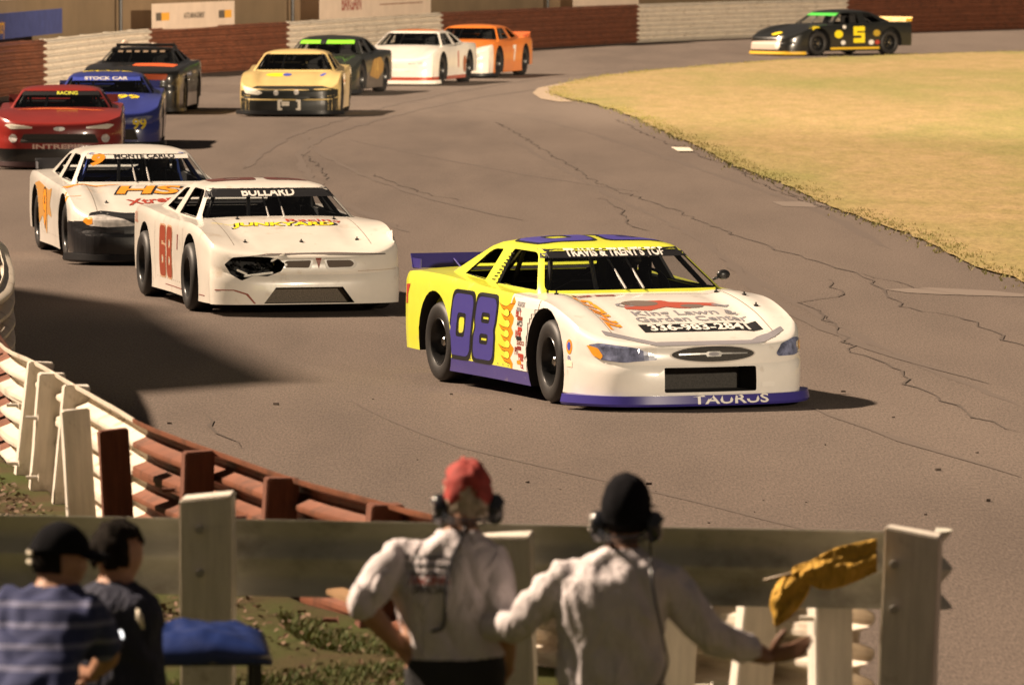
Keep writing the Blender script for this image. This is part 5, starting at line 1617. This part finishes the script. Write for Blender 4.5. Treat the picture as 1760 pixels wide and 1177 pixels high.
    bm = bmesh.new(); bm.from_mesh(me)
    vs = [bm.verts.new(v) for v in hb.v]
    for f in hb.f:
        try: nf = bm.faces.new([vs[i] for i in f]); nf.material_index = 2
        except ValueError: pass
    bmesh.ops.recalc_face_normals(bm, faces=bm.faces)
    bm.to_mesh(me); bm.free()
    me.polygons.foreach_set('use_smooth', [True] * len(me.polygons)); me.update()
    me.name = 'body'; bo = bpy.data.objects.new('body', me); COL.objects.link(bo); bo.parent = root
    return root, J

def shell(name, c, yaw, pitch, r, zmin, m, parent, lump=0.0, seed=0, cond=None, brim=None, crease=0):
    """hair or cap: part of an ellipsoid round the head"""
    Rm = Matrix.Rotation(yaw, 3, 'Z') @ Matrix.Rotation(pitch, 3, 'X'); vs, fs = [], []
    seg_, rg = 40, 26; keep = {}
    for i in range(rg + 1):
        th = math.pi * i / rg
        for k in range(seg_):
            ph = 2 * math.pi * k / seg_
            p = Vector((math.sin(th) * math.cos(ph), math.sin(th) * math.sin(ph), math.cos(th)))
            q = Vector((p.x * r[0], p.y * r[1], p.z * r[2]))
            q *= 1 + lump * noise.noise(p * 3.5 + Vector((seed, 0, 0))) + lump * .5 * noise.noise(p * 9)
            if crease: q *= 1 - crease * abs(math.sin(ph * 3)) ** 12 * (1 if th < 1.6 else 0)
            ok = p.z > zmin(p) if callable(zmin) else p.z > zmin
            keep[(i, k)] = ok; vs.append(Vector(c) + Rm @ q)
    for i in range(rg):
        for k in range(seg_):
            k2 = (k + 1) % seg_
            if all(keep[x] for x in ((i, k), (i + 1, k), (i + 1, k2), (i, k2))): fs.append((i * seg_ + k, (i + 1) * seg_ + k, (i + 1) * seg_ + k2, i * seg_ + k2))
    if brim:
        L_, w_, z_ = brim; b0 = len(vs); n = 12
        for t in range(n + 1):
            a = R(25 + 130 * t / n)
            for rr_ in (0, .5, 1):
                q = Vector((math.cos(a) * (r[0] + (0 if rr_ == 0 else w_ * rr_ * .2)), math.sin(a) * r[1] * .96 + L_ * rr_ * math.sin(a), z_ - .018 * rr_ + .012 * (1 - abs(math.cos(a)) * 1.0)))
                vs.append(Vector(c) + Rm @ q)
        for t in range(n):
            for q in range(2): fs.append((b0 + t * 3 + q, b0 + t * 3 + q + 1, b0 + t * 3 + q + 4, b0 + t * 3 + q + 3))
    me = bpy.data.meshes.new(name); me.from_pydata([tuple(v) for v in vs], [], fs)
    bm = bmesh.new(); bm.from_mesh(me); bmesh.ops.delete(bm, geom=[v for v in bm.verts if not v.link_faces], context='VERTS'); bm.to_mesh(me); bm.free()
    o = finish(name, me, m, parent, True)
    md = o.modifiers.new('t', 'SOLIDIFY'); md.thickness = .006; md.offset = -1
    return o

def headset(parent, c, yaw, pitch=0, drop=-.02, band='behind'):
    b = MB(); Rm = Matrix.Rotation(yaw, 3, 'Z') @ Matrix.Rotation(pitch, 3, 'X')
    T = lambda v: Vector(c) + Rm @ Vector(v)
    for s_ in (-1, 1):
        prof = [(.0001, .030), (.034, .030), (.046, .020), (.050, 0), (.046, -.018), (.034, -.024), (.0001, -.024)]
        t = MB(); t.lathe(prof, 'x', 24)
        b.add([T(Vector((s_ * (.098 + v.x), -.01 + v.y * .9, drop + v.z * 1.15))) for v in t.v], t.f)
        for q in range(3): b.tube([T((s_ * .118, -.03 + .02 * q, drop + .02)), T((s_ * .132, -.035 + .02 * q, drop + .03))], .007, 6)
    pts = [T((.098 * math.cos(a), -.02 - .115 * math.sin(a), drop - .030 * math.sin(a))) for a in [math.pi * k / 16 for k in range(17)]]
    b.tube(pts, .0065, 8)
    b.tube([p + Vector((0, 0, -.016)) for p in pts], .0055, 8)
    b.tube([T((-.10, .02, drop - .03)), T((-.09, .09, drop - .07)), T((-.03, .12, drop - .08))], .004, 6)
    hs = b.build('headset', M['plastic'], parent, True, 40)
    s2 = MB()
    for s_, pts_ in ((-1, ((-.03, .02), (.0, .035), (-.045, -.005))), (1, ((-.02, .012),))):
        for y, z in pts_: s2.ball(T((s_ * .124, y - .02, drop + z)), .0075, 8, 6)
    s2.build('headset_screw', M['nut'], hs, True)
    return hs

def rel(px, py, Y, org):
    return at(px, py, Y) - org
# -- official in the red cap, hands on hips
Y1 = 23.5; g1 = .25
org1 = at(778, 1100, Y1); org1.z = g1
def J1(px, py, dy=0): return rel(px, py, Y1 + dy, org1)
j = dict(pelvis=J1(782, 1150), chest=J1(763, 1010, .02), neck=J1(790, 915, .03), head=J1(803, 853, .07),
         shL=J1(682, 957, .0), shR=J1(846, 962, .02), elL=J1(622, 1038, -.13), elR=J1(868, 1062, -.06), wrL=J1(693, 1118, -.02), wrR=J1(872, 1150, .14),
         hipL=Vector((-.09, 0, .90)), hipR=Vector((.11, 0, .90)), knL=Vector((-.12, .02, .49)), knR=Vector((.13, .02, .49)), anL=Vector((-.14, 0, .085)), anR=Vector((.15, 0, .085)))
off1, J = person('person', 'person in red cap, headset and white shirt standing with hands on hips', tuple(org1), j, {'L': 1.05, 'R': .95}, [M['shirt'], M['trouser'], M['skin'], M['capblack']],
                 J1(782, 1128).z, {'L': ((.75, .25, -.55), (-.3, -.8, .3), -1, (.5, .6, .7, .7)), 'R': ((-.35, .5, -.6), (.8, -.2, .2), 1, (.5, .6, .7, .7))}, dict(yaw=R(4)), wide=.96)
hd = J['head']
shell('hair', hd, R(4), 0, (.083, .100, .118), lambda p: -.62 if p.y < .1 else .25, M['hairgrey'], off1, .20, 3)
shell('cap', hd + Vector((0, 0, .018)), R(4), R(8), (.090, .108, .122), lambda p: (-.38 + .62 * math.exp(-(p.x / .42) ** 2)) if p.y < 0 else .15, M['capred'], off1, .10, 5, crease=.03)
headset(off1, hd, R(4), 0, -.045)
# radio cable and harness straps down the back, with faded print on the shirt
bod = [c for c in off1.children if c.name.startswith('body')][0]
bv = BVHTree.FromPolygons([v.co.copy() for v in bod.data.vertices], [tuple(p.vertices) for p in bod.data.polygons])
def on_back(px, py, off=.006, org=org1, bvh=None, Y=Y1):
    o_ = at(px, py, Y - .6) - org; d = (at(px, py, Y + .6) - at(px, py, Y - .6)).normalized()
    h, n, _, _ = (bvh or bv).ray_cast(o_, d)
    return None if h is None else h - d * off
def strap(pts, r_, name, parent, m=None):
    dense = []
    for a, c in zip(pts, pts[1:]):
        for k in range(8): dense.append((a[0] + (c[0] - a[0]) * k / 8, a[1] + (c[1] - a[1]) * k / 8))
    P = [on_back(x, y) for x, y in dense + [pts[-1]]]; P = [p for p in P if p is not None]
    # relax
    for _ in range(3): P = [P[0]] + [(P[i - 1] + P[i] * 2 + P[i + 1]) / 4 for i in range(1, len(P) - 1)] + [P[-1]]
    b = MB(); b.tube(P, r_, 8); return b.build(name, m or M['plastic'], parent, True, 40)
strap([(800, 905), (788, 935), (775, 965), (768, 1000), (766, 1040), (764, 1070), (758, 1082), (742, 1085)], .006, 'radio_cable', off1)
strap([(748, 905), (716, 940), (702, 975), (708, 1010), (704, 1060), (714, 1110), (728, 1125)], .004, 'harness_strap', off1, M['shirt'])
DB = Decals(bv)
def back_text(txt, px, py, size, m, xs=1.0):
    p = on_back(px, py, 0); bm = text_bm(txt, size, 0, .02 * size, 1.0, xs=xs)
    if p is None: return
    DB.put(bm, m, p - Vector((0, .5, 0)), (1, 0, 0), (0, 0, 1), (0, 1, 0), .003, .03)
DB.shape('right', 0, 0, [rrect(0, 0, .01, .01, .001)], BLACK, .003) if False else None
for k, (yy, w_) in enumerate(((958, .16), (972, .15), (986, .13))):
    p = on_back(735, yy, 0)
    bm = loops_bm([rrect(-w_ / 2, -.004, w_ / 2, .004, .002, 1)]); DB.put(bm, BLACK, p - Vector((0, .5, 0)), (1, 0, 0), (0, 0, 1), (0, 1, 0), .003, .03)
back_text('RACING', 738, 998, .040, RED, 1.0); back_text('OFFICIAL', 738, 1014, .036, BLACK, .95)
DB.build_one('shirt_lettering', off1)

# -- official in the black cap, both arms spread
Y2 = 23.3
org2 = at(1062, 1100, Y2); org2.z = g1
def J2(px, py, dy=0): return rel(px, py, Y2 + dy, org2)
j = dict(pelvis=J2(1050, 1155), chest=J2(1050, 1030, .0), neck=J2(1068, 945, .03), head=J2(1077, 880, .06),
         shL=J2(968, 992, .0), shR=J2(1150, 1002, .02), elL=J2(890, 1075, .02), elR=J2(1215, 1088, .05), wrL=J2(826, 1075, .20), wrR=J2(1318, 1128, .24),
         hipL=Vector((-.12, 0, .90)), hipR=Vector((.08, 0, .90)), knL=Vector((-.14, .02, .49)), knR=Vector((.10, .02, .49)), anL=Vector((-.16, 0, .085)), anR=Vector((.12, 0, .085)))
off2, J = person('person', 'person in black cap, headset and white long sleeved shirt with both arms spread wide', tuple(org2), j, {'L': 1.85, 'R': 1.72}, [M['shirt'], M['trouser'], M['skin2'], M['capblack']],
                 J2(1050, 1172).z, {'L': ((-.75, .35, .55), (.0, -.9, .4), 1, (.15, .2, .25, .3), .5), 'R': ((.93, .2, .22), (.0, -.8, -.6), -1, (.10, .12, .18, .22), .9)}, dict(yaw=R(-6)), wide=1.04, belly=1.06, shirt_fold=.013)
hd = J['head']
shell('hair', hd, R(-6), 0, (.084, .102, .120), lambda p: -.60 if p.y < .1 else .2, M['hairdark'], off2, .05, 9)
shell('cap', hd + Vector((0, 0, .012)), R(-6), R(6), (.092, .112, .132), lambda p: -.36 if p.y < 0 else .15, M['capblack'], off2, .04, 2, brim=(.07, .1, .01))
headset(off2, hd, R(-6), 0, -.050)
b = MB(); pp = [J2(1118, 905, .02), J2(1118, 950, -.05), J2(1122, 1010, -.16), J2(1143, 1110, -.15), J2(1146, 1145, -.12), J2(1128, 1185, -.1)]
b.tube(catmull(pp, .02), .005, 8); b.build('radio_cable', M['plastic'], off2, True)

# -- two crew members at the lower left
Y3 = 22.6
org3 = at(85, 1100, Y3); org3.z = g1
def J3(px, py, dy=0): return rel(px, py, Y3 + dy, org3)
j = dict(pelvis=J3(40, 1180, -.25), chest=J3(70, 1072, -.05), neck=J3(92, 1010, .0), head=J3(103, 962, .03),
         shL=J3(10, 1035, -.02), shR=J3(150, 1050, -.08), elL=J3(-30, 1130, .1), elR=J3(188, 1125, .05), wrL=J3(90, 1165, .25), wrR=J3(160, 1158, .22),
         hipL=Vector((-.18, -.25, .82)), hipR=Vector((.0, -.25, .82)), knL=Vector((-.18, .0, .46)), knR=Vector((.02, .0, .46)), anL=Vector((-.18, -.12, .085)), anR=Vector((.03, -.12, .085)))
cr1, J = person('person', 'person in dark cap and blue striped polo shirt leaning forward at the far left', tuple(org3), j, {'L': .9, 'R': .85}, [M['polo'], M['trouser'], M['skin'], M['capblack']],
                J3(40, 1175).z, {'L': ((.8, .2, -.2), (0, -.6, .8), 1, (.6, .7, .8, .8)), 'R': ((-.9, .2, .1), (.1, -.6, .8), -1, (.6, .7, .8, .8))}, dict(yaw=R(-72), pitch=R(-4)), wide=1.06, voxel=.018)
hd = J['head']
shell('hair', hd, R(-72), 0, (.082, .100, .116), lambda p: -.45 if p.y < -.05 else .3, M['hairdark'], cr1, .05, 4)
shell('cap', hd + Vector((0, 0, .012)), R(-72), R(-4), (.090, .110, .122), lambda p: .02, M['capblack'], cr1, .02, 7, brim=(.075, .1, .02))
b = MB(); Rz = Matrix.Rotation(R(-72), 3, 'Z')
for zz in (-.002, .03): b.box(hd + Rz @ Vector((0, -.108, zz)), (.05, .008, .012), Rz)
b.build('cap_strap', M['reflect'], cr1)
Y4 = 23.5
org4 = at(200, 1100, Y4); org4.z = g1
def J4(px, py, dy=0): return rel(px, py, Y4 + dy, org4)
j = dict(pelvis=J4(200, 1165), chest=J4(196, 1070, .0), neck=J4(198, 1003, .0), head=J4(203, 950, .02),
         shL=J4(135, 1035, .05), shR=J4(238, 1048, -.1), elL=J4(120, 1130, .1), elR=J4(243, 1125, -.05), wrL=J4(180, 1160, .2), wrR=J4(215, 1160, .2),
         hipL=Vector((-.09, 0, .88)), hipR=Vector((.09, 0, .88)), knL=Vector((-.1, .02, .48)), knR=Vector((.1, .02, .48)), anL=Vector((-.11, 0, .085)), anR=Vector((.11, 0, .085)))
cr2, J = person('person', 'bareheaded person in dark navy jacket beside the blue covered cart', tuple(org4), j, {'L': 1.9, 'R': 1.9}, [M['jacket'], M['trouser'], M['skin'], M['capblack']],
                J4(200, 1172).z, {'L': ((.8, .3, 0), (0, -.6, .8), 1, (.6, .7, .8, .8)), 'R': ((-.6, .5, 0), (0, -.6, .8), -1, (.6, .7, .8, .8))}, dict(yaw=R(-58), pitch=R(-6)), wide=.95, voxel=.018)
hd = J['head']
shell('hair', hd, R(-58), 0, (.086, .104, .124), lambda p: (-.42 + .25 * noise.noise(p * 4)) if p.y < .05 else (.30 + .3 * noise.noise(p * 5)), M['hairdark'], cr2, .16, 14)
b = MB(); b.box(J4(203, 1091, -.30), (.036, .006, .032), Matrix.Rotation(R(-14), 3, 'Y'), bev=.004)
o = b.build('phone_screen', M['screen'], cr2)
b = MB(); b.box(J4(203, 1091, -.29), (.05, .008, .05), Matrix.Rotation(R(-14), 3, 'Y'), bev=.004); b.build('phone', M['black'], cr2)
b = MB(); b.tube([J4(236, 1046, -.20), J4(240, 1060, -.21), J4(246, 1080, -.20)], [.004, .012, .004], 8); b.build('reflective_strip', M['reflect'], cr2, True)

# -- cart with a folded blue cover
Yc = 25.4
cc = at(318, 1085, Yc); topz = at(318, 1128, Yc - .35).z
ct = tag(empty('equipment_cart', (cc.x, Yc, g1), R(4)), 'black framed cart under a padded blue cover beside the two crew members', 'cart')
th = topz - g1
b = MB()
for sx in (-.33, .27):
    for sy in (-.34, .34): b.box((sx, sy, th / 2), (.035, .035, th), bev=.004)
for sy in (-.34, .34):
    b.box((-.03, sy, th - .02), (.64, .032, .032), bev=.004); b.box((-.03, sy, .30), (.57, .025, .03), bev=.004)
for sx in (-.33, .27): b.box((sx, 0, th - .025), (.03, .64, .03), bev=.004); b.box((sx, 0, .30), (.025, .65, .03), bev=.004)
b.build('frame', M['black'], ct)
b = MB(); b.box((-.03, -.362, th - .012), (.70, .014, .03), bev=.004); b.build('front_rail', flat('cart_trim', (.22, .20, .17)), ct)
b = MB(); b.box((.315, -.34, th / 2 - .12), (.03, .05, th - .2), bev=.01); b.build('side_handle', M['black'], ct)
b = MB(); b.box((-.03, .0, .34), (.50, .62, .35), bev=.02); b.build('storage_box', flat('cart_box', (.025, .025, .03)), ct)
vs, fs = [], []
nx_, ny_ = 34, 30
for jj in range(ny_ + 1):
    for ii in range(nx_ + 1):
        u, v = ii / nx_ * 2 - 1, jj / ny_ * 2 - 1
        x = -.03 + u * .36; y = v * .38
        ed = max(abs(u), abs(v))
        z = th + .012 + .085 * (1 - abs(u) ** 5) * (1 - abs(v) ** 5) * (.8 + .35 * noise.noise(Vector((u * 2, v * 2, 3)))) + .012 * noise.noise(Vector((u * 7, v * 4, 0)))
        if ed > .985: z -= .035
        vs.append((x, y, z))
for jj in range(ny_):
    for ii in range(nx_):
        a = jj * (nx_ + 1) + ii; fs.append((a, a + 1, a + nx_ + 2, a + nx_ + 1))
o = new_mesh('cover', vs, fs, mat('blue_vinyl_cover', (.009, .026, .13), .4, var=.25, scale=6, bump=.3, bscale=12), ct, True)
md = o.modifiers.new('t', 'SOLIDIFY'); md.thickness = .012

# -- rolled marshal flag laid over the rail
Yf = 27.62
fo = at(1400, 980, Yf)
fg = tag(empty('flag', fo), 'rolled yellow flag on a short stick hanging over the foreground rail', 'flag')
F = lambda px, py, dy=0: at(px, py, Yf + dy) - fo
b = MB(); b.tube([F(1313, 997, -.03), F(1370, 983, 0), F(1500, 946, .03)], .0075, 8); b.build('flag_stick', flat('stick_wood', (.30, .22, .13)), fg, True)
sup = [(1507, 926), (1440, 940), (1395, 962), (1365, 975), (1362, 988)]; inf_ = [(1507, 983), (1450, 1006), (1415, 1012), (1385, 1000), (1364, 990)]
def cloth_between(A, B, m, dep, nm, folds=5, seed=0):
    n = 40; k = 18; vs, fs = [], []
    PA = catmull([(x, y, 0) for x, y in A], 4); PB = catmull([(x, y, 0) for x, y in B], 4)
    def samp(P, t):
        f_ = t * (len(P) - 1); i = min(len(P) - 2, int(f_)); return P[i].lerp(P[i + 1], f_ - i)
    for i in range(n + 1):
        a, c = samp(PA, i / n), samp(PB, i / n)
        for q in range(k + 1):
            t = q / k; p = a.lerp(c, t); w_ = (a - c).length / 60
            d = -dep * math.sin(math.pi * t) - .010 * min(1, w_) * math.sin(t * folds * math.pi * 2 + seed + i * .09) + .022 * noise.noise(Vector((i * .10, t * 3.2, seed))) + .008 * noise.noise(Vector((i * .3, t * 9, seed)))
            vs.append(F(p.x, p.y, d))
    for i in range(n):
        for q in range(k):
            s0 = i * (k + 1) + q; fs.append((s0, s0 + 1, s0 + k + 2, s0 + k + 1))
    o = new_mesh(nm, vs, fs, m, fg, True); md = o.modifiers.new('t', 'SOLIDIFY'); md.thickness = .004; return o
M['flag'] = mat('yellow_flag_cloth', (.58, .33, .04), .85, var=.2, scale=9); crumple(M['flag'], 22, .03)
cloth_between(sup, inf_, M['flag'], .03, 'flag_cloth', 1.7, 1)
cloth_between([(1368, 978), (1338, 1000), (1324, 1035), (1332, 1074)], [(1398, 985), (1388, 1020), (1362, 1056), (1333, 1076)], M['flag'], .03, 'flag_fold', 1.4, 4)
# -- plank leaning against the rail behind the red capped official
b = MB()
pl = [at(561, 1012, 27.2), at(590, 1009, 27.5), at(640, 1030, 27.3), at(628, 1040, 27.0)]
cpl = sum(pl, Vector()) / 4
b.add([p - cpl for p in pl] + [p - cpl - Vector((0, 0, .02)) for p in pl], [(0, 1, 2, 3), (7, 6, 5, 4), (0, 4, 5, 1), (1, 5, 6, 2), (2, 6, 7, 3), (3, 7, 4, 0)])
o = b.build('plank', mat('raw_plank', (.50, .30, .15), .7, var=.2, scale=8)); o.location = cpl
tag(o, 'short tan wooden board sticking out left of the elbow of the red capped official', 'board')

# -- drivers
def driver(car, label, yc=.34):
    mw = car.matrix_world if False else Matrix.Translation(car.location) @ Matrix.Rotation(car.rotation_euler.z, 4, 'Z')
    root = tag(empty('person', mw @ Vector((-.22, yc, .50)), car.rotation_euler.z - math.pi / 2), label, 'person', 'drivers seated in the race cars')
    b = MB()
    loft(b, [(Vector((0, .0, .0)), .17, .14, 0), (Vector((0, -.03, .15)), .165, .12, 0), (Vector((0, -.06, .30)), .195, .12, 0), (Vector((0, -.07, .40)), .14, .09, 0), (Vector((0, -.06, .45)), .06, .06, 0)], 20)
    b.tube([(0, -.06, .42), (0, -.04, .52)], .055, 12)
    for s_ in (-1, 1):
        b.tube([(s_ * .17, -.06, .36), (s_ * .25, .12, .24), (s_ * .15, .42, .36)], [.062, .05, .036], 12)
        b.tube([(s_ * .09, .05, .03), (s_ * .12, .48, .12), (s_ * .11, .80, -.08)], [.085, .065, .05], 12)
    o = b.build('tmp'); md = o.modifiers.new('r', 'REMESH'); md.mode = 'VOXEL'; md.voxel_size = .02
    md = o.modifiers.new('s', 'SMOOTH'); md.iterations = 3
    dg = bpy.context.evaluated_depsgraph_get(); me = bpy.data.meshes.new_from_object(o.evaluated_get(dg), depsgraph=dg); bpy.data.objects.remove(o)
    hb = MB()
    for s_ in (-1, 1): hand_mb(hb, (s_ * .15, .42, .36), (0, .7, .7), (s_ * .8, 0, .2), -s_, (.9, .9, .9, .9))
    bm = bmesh.new(); bm.from_mesh(me); v_ = [bm.verts.new(v) for v in hb.v]
    for f in hb.f: bm.faces.new([v_[i] for i in f])
    bm.to_mesh(me); bm.free(); me.materials.clear()
    finish('body', me, flat('driver_suit', (.03, .03, .035), .8), root, True)
    h = MB(); h.ball((0, -.04, .62), (.125, .15, .14), 24, 16); h.box((0, .09, .58), (.16, .06, .08), bev=.02)
    hm_ = h.build('helmet', flat('helmet_dark', (.12, .12, .14), .2), root, True)
    v = MB(); v.ball((0, -.02, .635), (.115, .145, .05), 24, 10); v.build('visor', M['black'], hm_, True)
driver(car08, 'driver in dark helmet seated inside the yellow and white car')
driver(car68, 'driver in dark helmet seated inside the white car numbered 68')
driver(car9, 'driver in dark helmet seated inside the white car numbered 9')
